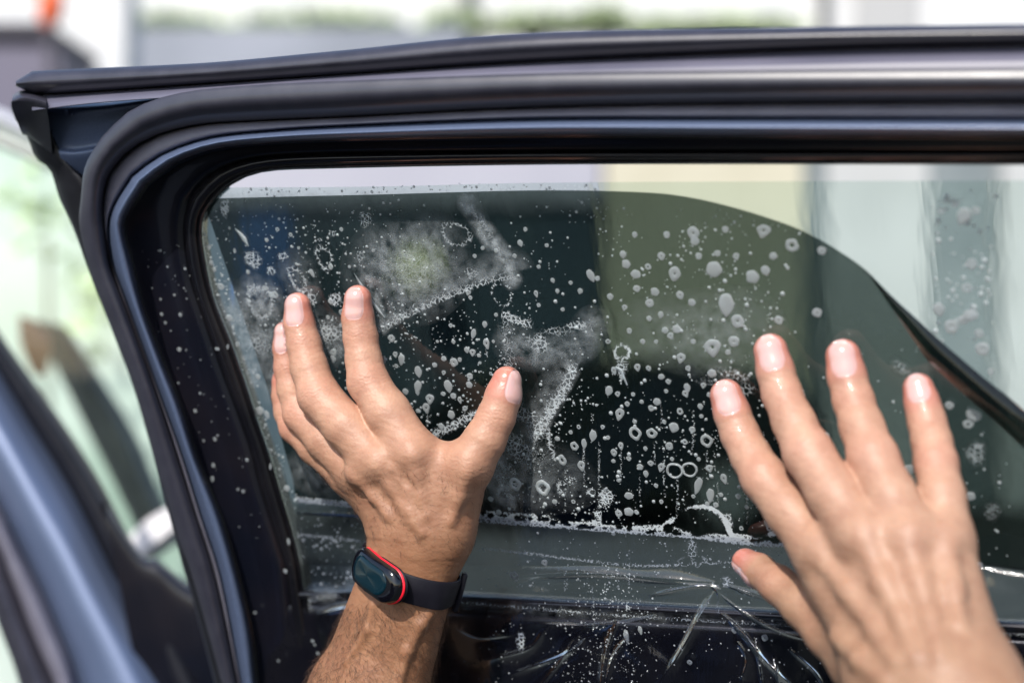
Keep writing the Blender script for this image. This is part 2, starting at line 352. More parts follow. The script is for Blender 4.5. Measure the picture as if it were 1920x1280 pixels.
# things in the triangle left of the door: the car's front door region
M['pale_green'] = vary(mat('pale_green_wall', (.6,.7,.6), .8), (.36,.46,.39), (.62,.68,.63), 1.6)
o = box('pale_green_wall', (X(-700,4.6), 4.6, 0), (X(348,4.6), 4.8, Z(235,4.6)), M['pale_green']); tag(o, 'pale green sunlit wall seen through the gap left of the door', 'wall')
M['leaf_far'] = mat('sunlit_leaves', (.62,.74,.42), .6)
t = thing('bush', 'bright yellow green bush in the gap left of the door frame', 'bush', (X(60,4.1), 4.1, 0))
leaves('foliage', X(70,4.1), Z(400,4.1), 4.1, .13, .17, .12, 60, t, .035); leaves('foliage', X(150,4.1), Z(560,4.1), 4.15, .08, .22, .12, 50, t, .035)
V = [(X(90,4.1)+.008*math.cos(j*math.pi/3), 4.1+.008*math.sin(j*math.pi/3), z) for z in (0, .6, 1.2, 1.7) for j in range(6)]
mesh('stem', V, grid_faces(4, 6, True), M['bark'], t)

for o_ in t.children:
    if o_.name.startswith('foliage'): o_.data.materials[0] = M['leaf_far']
def depth_place(depth, lean=0.):                                   # contour lines at their own distance (car body left of the door)
    def f(px, py, off):
        d = depth - off + lean*(900-py)*PX*depth; x = (px-960)*PX*d; z = CAMZ-(py-640)*PX*d
        return np.stack([x, d+0*x, z], -1)
    return f
# front door of the same car: glass, rails, seat, all further off
DF = 1.95; fp = depth_place(DF)
car = thing('blue_car', 'dark blue grey car with its wet rear door standing open', 'car', Vector((-1.3, 0., 0.)))
def part(name, loc, parent, label=None):
    o = bpy.data.objects.new(name, None); COL.objects.link(o); o.parent = parent; o.location = Vector(loc)-parent_world(parent)
    if label: o['label'] = label
    return o
fd = part('front_door', P(100, 700, DF), car, 'front door with silver roof rail and clear side glass, far out of focus')
loft('roof_rail', [(line([(-120,165),(0,205),(60,235),(130,270)]), 0), (line([(-120,178),(0,222),(60,252),(130,288)]), .02), (line([(-120,190),(0,240),(60,268),(130,305)]), 0)], mat('rail_silver', (.75,.75,.78), .35, metal=.3), fd, place=fp)
loft('rail_trim', [(line([(-120,200),(0,248),(60,276),(130,312)]), -.01), (line([(-120,212),(0,262),(60,290),(130,326)]), 0), (line([(-120,222),(0,276),(60,302),(130,338)]), -.01)], mat('pale_rail', (.6,.62,.58), .4), fd, place=fp)
fg = [P(-200,260,DF+.02), P(330,300,DF+.02), P(420,1150,DF+.02), P(-200,1150,DF+.02)]
back = [p+Vector((0,.004,0)) for p in fg]
mesh('side_glass', [tuple(p) for p in fg+back], [(0,1,2,3),(7,6,5,4),(0,4,5,1),(1,5,6,2),(2,6,7,3),(3,7,4,0)], clear_sheet('clear_green_glass', (.93,.98,.95), .02), fd, smooth=False)
loft('seat_back', [(line([(60,600),(150,780),(210,900),(262,1010)]), -.05), (line([(100,606),(205,790),(262,915),(305,1000)]), .02), (line([(125,612),(248,800),(305,930),(350,1010)]), -.01)], vary(mat('grey_seat_fabric', (.2,.19,.18), .9), (.16,.15,.145), (.24,.225,.21), 30), fd, place=depth_place(2.15), depth=.06)
loft('grab_handle', [(line([(236,1012),(275,975),(318,950)]), 0), (line([(262,1040),(300,1010),(330,985)]), .03), (line([(282,1052),(318,1028),(345,1010)]), 0)], mat('light_grey_plastic', (.62,.60,.60), .5), fd, place=depth_place(1.8), depth=.02)
loft('person_reflection', [(line([(36,590),(62,600),(92,622)]), 0), (line([(38,640),(64,645),(96,655)]), .02), (line([(56,690),(68,704),(84,702)]), 0)], mat('reflected_skin_orange', (.95,.50,.36), .4), fd, place=depth_place(2.0), depth=.02)  # reflection of a person in the side glass, painted as an orange patch

# ------------------------------------------------------------------ car body (pillar) at lower left
body = part('body', P(150, 1100, 1.32), car)
bpf = depth_place(1.36, .25)
e1 = line([(-160,380),(-60,530),(0,625),(60,710),(130,810),(190,905),(240,1000),(300,1110),(380,1280),(420,1370)])
def sh(l, dx, dy=0): return l + np.array([dx, dy])
k0 = line([(-160,470),(-60,620),(0,702),(60,800),(110,880),(150,950),(205,1060),(262,1170),(320,1290),(360,1370)])
k1 = line([(-160,560),(-60,710),(0,800),(40,870),(85,950),(130,1030),(180,1130),(225,1215),(262,1290),(300,1370)])
k2 = line([(-160,740),(-60,860),(0,950),(25,1000),(50,1050),(80,1110),(110,1180),(135,1240),(150,1290),(170,1370)])
k3 = line([(-160,830),(-60,950),(0,1030),(16,1070),(34,1115),(55,1170),(78,1225),(95,1262),(105,1290),(120,1370)])
k4 = line([(-160,960),(-80,1060),(-20,1130),(-5,1165),(8,1200),(20,1230),(30,1260),(36,1280),(44,1310),(60,1370)])
loft('pillar_seal', [(e1, -.01), (mix(e1,k0,.35), .022), (mix(e1,k0,.75), .016), (k0, -.01)], M['dark_rubber'], body, place=bpf, depth=.03)
loft('pillar_panel', [(k0, -.005), (mix(k0,k1,.35), .012), (mix(k0,k1,.6), .020), (k1, .029), (mix(k1,k2,.3), .0295), (mix(k1,k2,.55), .022), (mix(k1,k2,.8), .008), (k2, -.012)], M['paint'], body, place=bpf, depth=.05, smooth_cross=8)
loft('inner_seal', [(k2, -.008), (mix(k2,k3,.5), .014), (k3, -.006)], M['soft_rubber'], body, place=bpf, depth=.03)
loft('seal_lip', [(k3, -.008), (mix(k3,k4,.5), .010), (k4, -.01)], M['rubber'], body, place=bpf, depth=.03)

hp = [line([(200,940),(262,1034),(292,1046),(318,1066),(344,1088),(372,1104),(400,1112)]), line([(205,1000),(262,1080),(300,1100),(330,1130),(360,1150),(385,1160),(415,1170)]), line([(260,1280),(300,1300),(340,1310),(370,1310),(400,1310),(430,1310),(450,1310)]), line([(280,1420),(320,1420),(350,1420),(380,1420),(410,1420),(440,1420),(470,1420)])]
loft('hinge_cover', [(hp[0],-.02),(mix(hp[0],hp[1],.2),.0),(hp[1],.004),(hp[2],.0),(hp[3],-.01)], M['inner_paint'], body, place=depth_place(1.30), depth=.03)
# ================================================================== THE OPEN DOOR
BO = line([(2060,126),(1900,128),(1400,132),(1000,138),(640,152),(450,162),(330,176),(245,207),(190,258)],
          [(190,258),(160,310),(152,370),(150,430),(178,531),(218,632),(254,732),(290,860),(314,937),(338,1018),(362,1085),(416,1280),(430,1340)])
BI = line([(2060,190),(1900,190),(1400,193),(1000,201),(640,219),(480,226),(370,234),(285,257),(235,289)],
          [(235,289),(208,322),(196,356),(193,403),(198,440),(208,500),(235,572),(268,662),(298,749),(333,856),(368,968),(404,1085),(445,1280),(455,1340)])
PO = line([(2060,222),(1900,222),(1400,221),(1000,222),(640,236),(500,245),(390,258),(300,290),(245,330)],
          [(245,330),(212,385),(201,430),(210,497),(235,564),(269,658),(302,749),(339,850),(376,968),(413,1085),(450,1280),(460,1340)])
PI = line([(2060,256),(1900,256),(1400,255),(1000,254),(640,262),(500,268),(400,280),(330,305),(275,345)],
          [(275,345),(240,400),(232,430),(248,497),(269,581),(302,672),(339,765),(369,860),(413,968),(447,1085),(470,1186),(480,1280),(488,1340)])
RO = line([(2060,285),(1400,284),(1000,284),(640,288),(500,294),(430,310),(385,335),(352,375)],
          [(352,375),(343,430),(353,514),(380,598),(413,692),(447,783),(470,850),(487,917),(514,1001),(534,1068),(545,1152),(556,1280),(560,1340)])
OP = line([(2060,310),(1400,308),(1000,309),(620,316),(500,322),(445,340),(410,368)],
          [(410,368),(388,395),(380,430),(386,480),(403,558),(437,645),(463,719),(487,793),(507,850),(527,917),(547,984),(564,1052),(571,1099),(590,1200),(600,1340)])
door = part('rear_door', G(900, 700, 0), car, 'open rear door with black rubber seals round its wet window')
# the rest of the car side, beside the camera: dark seats and sill
box('rear_seat', (-1.75, -.15, .35), (-.90, 1.10, .95), M['trim'], body, .08)
box('seat_backrest', (-1.75, -.75, .35), (-.92, -.12, 1.30), M['trim'], body, .08)
box('sill', (-1.0, -1.9, .22), (-.86, 1.15, .42), M['paint'], body, .03)
box('rear_quarter', (-1.75, -2.4, .25), (-.86, -.8, 1.05), M['paint'], body, .08)
S1 = line([(2060,42),(1900,46),(1530,51),(1000,62),(640,95),(400,117),(200,127),(90,132),(58,134),(40,141),(30,152)])
S2 = line([(2060,76),(1900,80),(1530,90),(1000,115),(640,140),(400,156),(200,170),(90,176),(58,176),(40,172),(30,162)])
loft('edge_seal', [(S1, .019), (mix(S1,S2,.08), .0245), (mix(S1,S2,.25), .029), (mix(S1,S2,.5), .031), (mix(S1,S2,.75), .029), (mix(S1,S2,.92), .0255), (S2, .020)], M['rubber'], door, depth=.02)
F1 = line([(2060,70),(1900,74),(1530,84),(1000,109),(640,134),(400,151),(200,166),(90,172),(60,173)])
F2 = line([(2060,130),(1900,132),(1530,134),(1000,142),(640,158),(400,176),(200,190),(90,202),(60,206)])
loft('seal_carrier', [(F1, .014), (mix(F1,F2,.2), .0185), (mix(F1,F2,.45), .0255), (mix(F1,F2,.7), .0315), (mix(F1,F2,1.0), .0342), (mix(F1,F2,1.08), .0340)], M['flange'], door)
# moulded end cap
C1 = line([(24,178),(40,170),(62,172),(86,178)]); C2 = line([(22,200),(42,196),(64,198),(88,206)]); C3 = line([(34,232),(50,228),(70,226),(92,232)]); C4 = line([(42,252),(52,256),(72,270),(98,290)])
loft('seal_end_cap', [(C1,.012),(mix(C1,C2,.4),.034),(C2,.034),(C3,.026),(C4,.010)], M['rubber'], door)
OS = line([(20,190),(25,218),(50,255),(67,296),(94,319),(111,370),(138,430),(175,531),(215,632),(252,732),(286,850),(309,937),(331,1018),(344,1068),(360,1120),(402,1280),(412,1340)])
OI = line([(84,206),(100,240),(120,285),(146,318),(168,345),(172,385),(176,440),(196,531),(236,632),(272,732),(306,860),(328,937),(350,1018),(368,1085),(385,1130),(424,1280),(436,1340)])
loft('side_seal', [(OS,-.004),(mix(OS,OI,.2),.007),(mix(OS,OI,.75),.010),(OI,.004)], M['dark_rubber'], door)
# small pressed blue corner panel with a crease
T1 = line([(80,198),(200,192),(300,180),(360,178)]); T2 = line([(92,240),(160,238),(230,225),(280,220)]); T3 = line([(112,290),(140,292),(170,288),(200,284)]); T4 = line([(122,335),(145,342),(165,346),(185,346)])
loft('corner_panel', [(T1,.002),(mix(T1,T2,.25),.011),(T2,.009),(mix(T2,T3,.7),.007),(T3,.011),(T4,.002)], M['paint'], door, smooth_cross=6)
for cx_, cy_ in ((124,211),(134,213)):
    V = []; 
    for i in range(5):
        th = i/4*math.pi/2
        for j in range(12): V.append(G(cx_+5*math.sin(th)*math.cos(j*math.pi/6)*.7, cy_+5*math.sin(th)*math.sin(j*math.pi/6), .0115+.0016*math.cos(th)))
    mesh('weld_dimple', V, grid_faces(5, 12, True), M['paint'], door)
rw = np.concatenate([np.full(70, 1.), np.linspace(1., .7, 69)])
loft('door_seal', [(BO,.0345*rw),(mix(BO,BI,.10),.0365*rw),(mix(BO,BI,.3),.0385*rw),(mix(BO,BI,.5),.0385*rw),(mix(BO,BI,.75),.0350*rw),(mix(BO,BI,.93),.0285*rw),(BI,.023*rw)], M['bulb_rubber'], door, smooth_cross=6, depth=.018)
loft('seal_lip', [(BI,.018*rw),(mix(BI,PO,.25),.0245*rw),(mix(BI,PO,.8),.0275*rw),(PO,.024*rw)], M['soft_rubber'], door, smooth_cross=5)
loft('painted_rim', [(PO,.019*rw),(mix(PO,PI,.10),.0245*rw),(mix(PO,PI,.3),.0305*rw),(mix(PO,PI,.55),.0335*rw),(mix(PO,PI,.85),.0285*rw),(PI,.011)], M['paint'], door, smooth_cross=7)
loft('inner_frame', [(PI,.0105),(mix(PI,RO,.15),.0088),(mix(PI,RO,.8),.0072),(RO,.004)], M['inner_paint'], door, smooth_cross=4)
loft('glass_channel', [(RO,.003),(mix(RO,OP,.25),.0078),(mix(RO,OP,.6),.0066),(mix(RO,OP,.72),.0045),(mix(RO,OP,.85),.0060),(OP,.0022),(OP,-.006)], M['gloss_black'], door, smooth_cross=5, depth=.010)
# window pane, 4 mm thick
gt = cr([(330,352),(700,350),(1000,343),(1500,340),(2060,338)], 40); gb = cr([(420,1175),(800,1180),(1200,1185),(1700,1190),(2060,1195)], 40)
rows = [mix(gt, gb, t) for t in np.linspace(0, 1, 12)]
V = np.concatenate([Gn(np.stack(rows)[..., 0], np.stack(rows)[..., 1], o_).reshape(-1, 3) for o_ in (0, -.004)])
f = grid_faces(12, 40); q = 480; f += [tuple(i+q for i in a[::-1]) for a in grid_faces(12, 40)]
f += [(j+1, j, j+q, j+1+q) for j in range(39)] + [(11*40+j, 11*40+j+1, 11*40+j+1+q, 11*40+j+q) for j in range(39)]
f += [(i*40, (i+1)*40, (i+1)*40+q, i*40+q) for i in range(11)] + [((i+1)*40+39, i*40+39, i*40+39+q, (i+1)*40+39+q) for i in range(11)]
pane = mesh('window_pane', V, f, M['glass'], door); pane.data.set_sharp_from_angle(angle=math.radians(30))
# waist seal and lower trim
W0 = line([(560,1104),(800,1112),(1100,1126),(1500,1146),(2060,1172)]); W1 = sh(W0, 0, 16); W2 = sh(W0, 0, 26); W3 = sh(W0, -8, 34)
loft('waist_seal', [(W0,.002),(mix(W0,W1,.4),.006),(W1,.007),(W2,.003)], M['gloss_black'], door)
W3b = line([(520,1124),(800,1140),(1100,1154),(1500,1174),(2060,1200)])
W4 = line([(505,1200),(800,1210),(1100,1222),(1500,1240),(2060,1262)]); W5 = line([(480,1400),(800,1400),(1100,1400),(1500,1400),(2060,1400)])
loft('door_trim', [(W3b,.001),(mix(W3b,W4,.25),.0055),(W4,.0075),(W5,.013)], M['trim'], door, smooth_cross=6)
L0 = line([(340,1085),(372,1130),(400,1230),(425,1400)]); L1 = line([(450,1110),(470,1186),(500,1290),(520,1400)])

# ================================================================== FILM, SUDS, DROPS, LINER
film_top = cr([(396,372),(560,368),(700,365),(1000,357),(1192,360),(1287,369),(1383,391),(1479,422),(1527,444),(1575,472),(1623,506),(1671,554),(1718,597),(1765,640),(1815,683),(1862,722),(1910,760),(2060,890)], 150)
film_bot = cr([(555,938),(640,946),(760,957),(900,972),(1050,985),(1200,999),(1340,1010),(1480,1021),(1650,1032),(1850,1060),(2060,1090)], 150)
left_mid = lambda t: np.array([np.interp(t, [0,.30,.62,.93,1], [384,438,500,548,556]), 0])
rows = []
for t in np.linspace(0, 1, 60):
    r = mix(film_top, film_bot, t)
    shift = np.interp(t, [0,.02,.30,.62,.93,1], [396,384,438,500,549,555]) - r[0, 0]
    r = r + np.outer(np.linspace(1, 0, 150)**3, [shift, 0])
    rows.append(r)
R = np.stack(rows); off = np.full(R.shape[:2], .0005)
u = np.clip((R[..., 0]-1560)/360, 0, 1); tt = np.linspace(0, 1, 60)[:, None]
off += .010*u**1.5*np.clip(1-tt*3.2, 0, 1)**1.3 + .0006*np.sin(R[..., 0]/37.)*u
V = Gn(R[..., 0], R[..., 1], off)
tint = mesh('tint_film', V.reshape(-1, 3), grid_faces(60, 150), M['film'])
tag(tint, 'dark window tint film with curved right edge lying wet on the car window', 'tint film')

ce = cr([(1623,506),(1671,554),(1718,597),(1765,640),(1815,683),(1862,722),(1910,760),(2060,890)], 60); kk = np.linspace(0, 1, 60); nrm_ = np.stack([np.gradient(ce[:,1]), -np.gradient(ce[:,0])], -1); nrm_ /= np.linalg.norm(nrm_, axis=1)[:, None]
wd = (34+46*kk)*np.clip(kk*5, .05, 1)
fo = lambda x, y: .0005+.010*np.clip((x-1560)/360, 0, 1)**1.5
rows_ = []
for a_ in np.linspace(0, 1, 12):
    p_ = ce - nrm_*(wd*a_*1.0)[:, None]*1.0; hgt = fo(ce[:,0], ce[:,1]) + .0003 + wd*PX*.8*.22*np.sin(a_*2.75)
    rows_.append(Gn(p_[:,0], p_[:,1], hgt))
tw = 1 if (ce-nrm_*10)[30,1] > ce[30,1] else -1
if tw < 0:
    rows_ = []
    for a_ in np.linspace(0, 1, 12):
        p_ = ce + nrm_*(wd*a_)[:, None]; hgt = fo(ce[:,0], ce[:,1]) + .0003 + wd*PX*.8*.22*np.sin(a_*2.75); rows_.append(Gn(p_[:,0], p_[:,1], hgt))
mesh('curled_edge', np.concatenate(rows_), grid_faces(12, 60), M['film'], tint)
# ---- suds: a soap layer whose density is laid out patch by patch
step = 1.9
gx = np.arange(384, 1990, step); gy = np.arange(352, 1270, step); PXg, PYg = np.meshgrid(gx, gy)
LAC = np.zeros_like(PXg); HAZ = np.zeros_like(PXg)
def ell(cx, cy, rx, ry, rot=0, val=1., soft=.5, arr='L', ring=0.):
    a = math.radians(rot); x = (PXg-cx); y = (PYg-cy); X_ = (x*math.cos(a)+y*math.sin(a))/rx; Y_ = (-x*math.sin(a)+y*math.cos(a))/ry
    r = np.hypot(X_, Y_)
    wob = 1+.06*np.sin(3*np.arctan2(Y_, X_)+cx)+.03*np.sin(5*np.arctan2(Y_, X_)+cy); r = r*wob
    if ring: w = np.exp(-((r-1)/ring)**2)
    else: w = np.clip((1+soft-r)/(2*soft), 0, 1); w = w*w*(3-2*w)
    A = LAC if arr == 'L' else HAZ
    np.maximum(A, val*w, out=A)
def stroke(pts, w, val=1., soft=.6, arr='L', one=0):
    p = cr(pts, max(12, int(len(pts)*8))); best = np.full(PXg.shape, 1e9); side = np.zeros(PXg.shape)
    x0, x1, y0, y1 = p[:,0].min()-4*w, p[:,0].max()+4*w, p[:,1].min()-4*w, p[:,1].max()+4*w
    ix = np.where((gx > x0) & (gx < x1))[0]; iy = np.where((gy > y0) & (gy < y1))[0]
    if not len(ix) or not len(iy): return
    sl_ = np.ix_(iy, ix); X_, Y_ = PXg[sl_], PYg[sl_]; b = np.full(X_.shape, 1e9); sg = np.zeros(X_.shape)
    for i in range(len(p)-1):
        a, c = p[i], p[i+1]; d = c-a; L2 = max(1e-6, d@d)
        h = np.clip(((X_-a[0])*d[0]+(Y_-a[1])*d[1])/L2, 0, 1); dd = np.hypot(X_-a[0]-h*d[0], Y_-a[1]-h*d[1])
        cr_ = (d[0]*(Y_-a[1])-d[1]*(X_-a[0])); m_ = dd < b; b[m_] = dd[m_]; sg[m_] = np.sign(cr_[m_])
    if one: b = np.where(sg*one > 0, b, b*5)
    ww = np.clip((1+soft-b/w)/(2*soft), 0, 1); ww = ww*ww*(3-2*ww)
    A = LAC if arr == 'L' else HAZ
    A[sl_] = np.maximum(A[sl_], val*ww)
# lacy spots and rings of the upper left
for a in [(422,389,9,21,5,.8),(684,411,14,17,0,.62),(474,486,20,15,40,.72),(530,481,9,10,30,.8),(508,508,9,9,0,.8),(629,562,13,13,0,.8),(585,559,8,15,-25,.8),
          (676,480,9,12,-20,.6),(885,513,15,13,0,.6),(623,438,8,6,0,.7),(600,449,6,5,0,.6),(966,907,12,12,0,.85),(1018,912,13,15,0,.85),(1054,914,12,14,0,.8),(1071,900,11,10,0,.6),
          (1108,923,9,9,0,.85),(1136,932,15,17,10,.85),(976,1201,9,19,0,.8),(1362,1090,9,12,0,.85),(1347,1139,6,13,0,.55),(1177,1137,6,10,0,.7),(962,832,20,24,20,.7),(980,850,26,22,0,.62),
          (950,892,26,28,0,.55),(1014,645,16,22,-20,.75),(1000,640,22,14,20,.55),(1082,610,22,9,-5,.85),(1050,620,34,10,0,.55),(1166,685,12,20,0,.7),(1400,730,16,14,0,.6),(1370,700,44,12,15,.55),(1330,716,30,8,10,.5),
          (1302,1052,32,12,0,.75),(1298,1030,10,26,0,.75),(1830,850,20,24,0,.65),(1690,690,22,12,40,.5),(1860,960,16,18,0,.5),(1355,560,20,16,0,.35),(1366,580,14,14,0,.35)]:
    ell(a[0], a[1], a[2], a[3], a[4], a[5], .45)
for a in [(488,565,21,29,-25,.85,.28),(608,483,13,21,-25,.8,.3),(558,524,11,24,-30,.75,.4),(855,439,27,19,25,.62,.25),(941,552,17,22,-30,.8,.13),(945,678,9,6,0,.8,.3)]:
    ell(a[0], a[1], a[2], a[3], a[4], a[5], .4, ring=a[6])
ell(488,565,34,42,-25,.45,.5,'H'); ell(560,520,30,44,-30,.14,.6,'H')
# fluffy masses
for a in [(605,625,52,20,0,.86),(575,600,30,14,0,.6),(487,640,36,34,30,.62),(452,600,26,40,-20,.5),(520,700,26,30,0,.5),(470,690,24,30,0,.45),(640,655,40,16,0,.5)]:
    ell(a[0], a[1], a[2], a[3], a[4], a[5], .9); ell(a[0], a[1], a[2]*1.2, a[3]*1.3, a[4], .28, .9, 'H')
stroke([(719,620),(745,604),(780,586),(830,563),(875,545),(921,528),(958,522)], 15, .72, .9, one=-1)
stroke([(719,620),(760,590),(830,553),(900,525),(955,512)], 30, .30, .95, 'H', one=-1)
ell(768,500,84,70,0,.40,.7,'H'); ell(768,510,66,60,0,.50,.8)
stroke([(876,378),(900,420),(925,455),(950,490),(960,525)], 13, .55, .8, 'H'); stroke([(884,392),(910,430),(940,475)], 7, .55, .9)
stroke([(690,520),(700,548),(722,592)], 6, .5, .9, 'H')
stroke([(946,590),(952,640),(962,700),(975,760)], 14, .5, .9); stroke([(946,590),(970,600),(990,606)], 9, .85, .8)
stroke([(1078,698),(1062,735),(1040,770),(1022,800),(1012,815)], 20, .9, .7, one=1); stroke([(1078,698),(1050,750),(1016,810)], 34, .35, .9, 'H', one=1)
stroke([(930,760),(990,780),(1010,812)], 18, .62, .8); stroke([(930,850),(935,900),(950,930)], 26, .5, .8, 'H')
ell(990,900,90,50,0,.20,.8,'H'); ell(1000,860,50,40,0,.45,.8)
stroke([(818,812),(845,800),(880,780),(900,775)], 9, .85, .7); stroke([(1028,806),(1030,830),(1040,860)], 5, .8, .8)
stroke([(960,640),(1010,660),(1080,650),(1110,610)], 24, .3, .9, 'H'); ell(1320,620,110,60,0,.16,.8,'H')
# bubbly line along the lower film edge
stroke([(556,936),(640,944),(700,952)], 6, 1.12, .5); stroke([(880,966),(960,972),(1050,978),(1120,984)], 12, 1.12, .35); stroke([(880,970),(1050,985),(1200,998),(1340,1008),(1480,1020),(1560,1026)], 4.5, 1.12, .4)
stroke([(1110,988),(1180,992),(1240,990),(1290,1000)], 7, 1.12, .4); ell(1120,968,9,14,0,1.05,.4)
stroke([(1240,990),(1264,972),(1290,955),(1325,951),(1350,965),(1366,990),(1372,1004)], 5, 1.6, .5); ell(1364,975,9,15,-20,1.0,.4); stroke([(1372,1004),(1430,1010),(1450,1000),(1475,1006)], 6, 1.12, .5)
stroke([(1330,1006),(1400,1014),(1470,1018)], 8, 1.12, .4)
stroke([(560,1002),(640,1010),(690,1016)], 3.5, .8, .7); stroke([(900,1028),(980,1036),(1080,1048),(1200,1060),(1330,1056),(1380,1052)], 3.2, .75, .8)
stroke([(560,1138),(590,1122),(640,1116),(690,1124)], 7, .55, .9); stroke([(560,1132),(620,1118),(680,1124)], 16, .12, .9, 'H'); ell(600,890,50,30,20,.30,.9,'H')
stroke([(860,1128),(1000,1140),(1200,1156),(1400,1168),(1560,1176),(1920,1190)], 3.6, .58, .8); stroke([(860,1132),(1200,1158),(1500,1172)], 10, .07, .9, 'H')
# double ring with tail
stroke([(1270,900),(1271,920),(1268,962)], 2.2, .7, .8)
ell(1166,660,14,13,0,1., ring=.32)
# drip trails
for (x, y0, y1) in [(1095,840,900),(1124,830,960),(1164,848,900),(1226,830,870),(1300,815,850),(1326,842,880),(1245,880,930),(1200,890,940),(1240,760,800),(1060,880,960),(1390,790,860),(1400,930,980),(1345,905,950),(1180,1030,1110),(1110,1100,1180),(800,775,800),(912,650,668)]:
    xs = x+rng.uniform(-3, 3); stroke([(x,y0),((x+xs)/2+rng.uniform(-2,2),(y0+y1)/2),(xs,y1)], 2.2, .62, .8)
# the holes in the bubbly line
def hole(cx, cy, rx, ry, rot=0):
    a = math.radians(rot); x = PXg-cx; y = PYg-cy; r = np.hypot((x*math.cos(a)+y*math.sin(a))/rx, (-x*math.sin(a)+y*math.cos(a))/ry)
    LAC[r < 1.35] *= np.clip((r[r < 1.35]-.85)/.5, 0, 1)
for h in [(920,966,6,4),(938,964,6,3),(975,970,10,5),(995,971,5,3),(1012,966,4,3),(1075,969,40,7,3),(1253,990,9,8,20),(1308,976,40,22,8),(1268,996,4,3),(1455,1012,9,6),(1286,1052,9,6,-20),(1310,1048,6,6),(1322,1062,8,5),(1296,1064,7,5),(612,486,6,11,-25),(488,566,14,21,-25),(1019,914,4,4),(1054,913,4,3)]: hole(*h)
for k in range(26):
    x = rng.uniform(890, 1470); hole(x, np.interp(x, film_bot[:,0], film_bot[:,1])-rng.uniform(2, 14), rng.uniform(3, 9), rng.uniform(2, 4.5), rng.uniform(-15, 15))
# fade under things that would not carry suds
insidefilm = PYg > np.interp(PXg, film_top[:, 0], film_top[:, 1])+2
LAC *= insidefilm; HAZ *= insidefilm
leftlim = np.interp(PYg, [372,395,480,558,645,719,793,850,917,984,1052,1270], [400,390,388,405,440,466,490,510,530,550,567,590])
LAC *= PXg > leftlim+2; HAZ *= PXg > leftlim+2
V = Gn(PXg, PYg, np.where(PYg > 1100, np.interp(PYg, [1100,1140,1175,1270], [.0065,.0085,.0105,.016]), .0012)+.010*np.clip((PXg-1560)/360,0,1)**1.5*np.clip((900-PYg)/300,0,1))
keep = (LAC > .02) | (HAZ > .02)
k2_ = keep.copy(); k2_[1:] |= keep[:-1]; k2_[:-1] |= keep[1:]; k2_[:, 1:] |= keep[:, :-1]; k2_[:, :-1] |= keep[:, 1:]
ny, nx = PXg.shape; idx = np.arange(ny*nx).reshape(ny, nx)
q = np.stack([idx[:-1,:-1], idx[:-1,1:], idx[1:,1:], idx[1:,:-1]], -1); qm = (k2_[:-1,:-1] & k2_[1:,1:]); q = q[qm]
used = np.unique(q); remap = np.full(ny*nx, -1); remap[used] = np.arange(len(used))
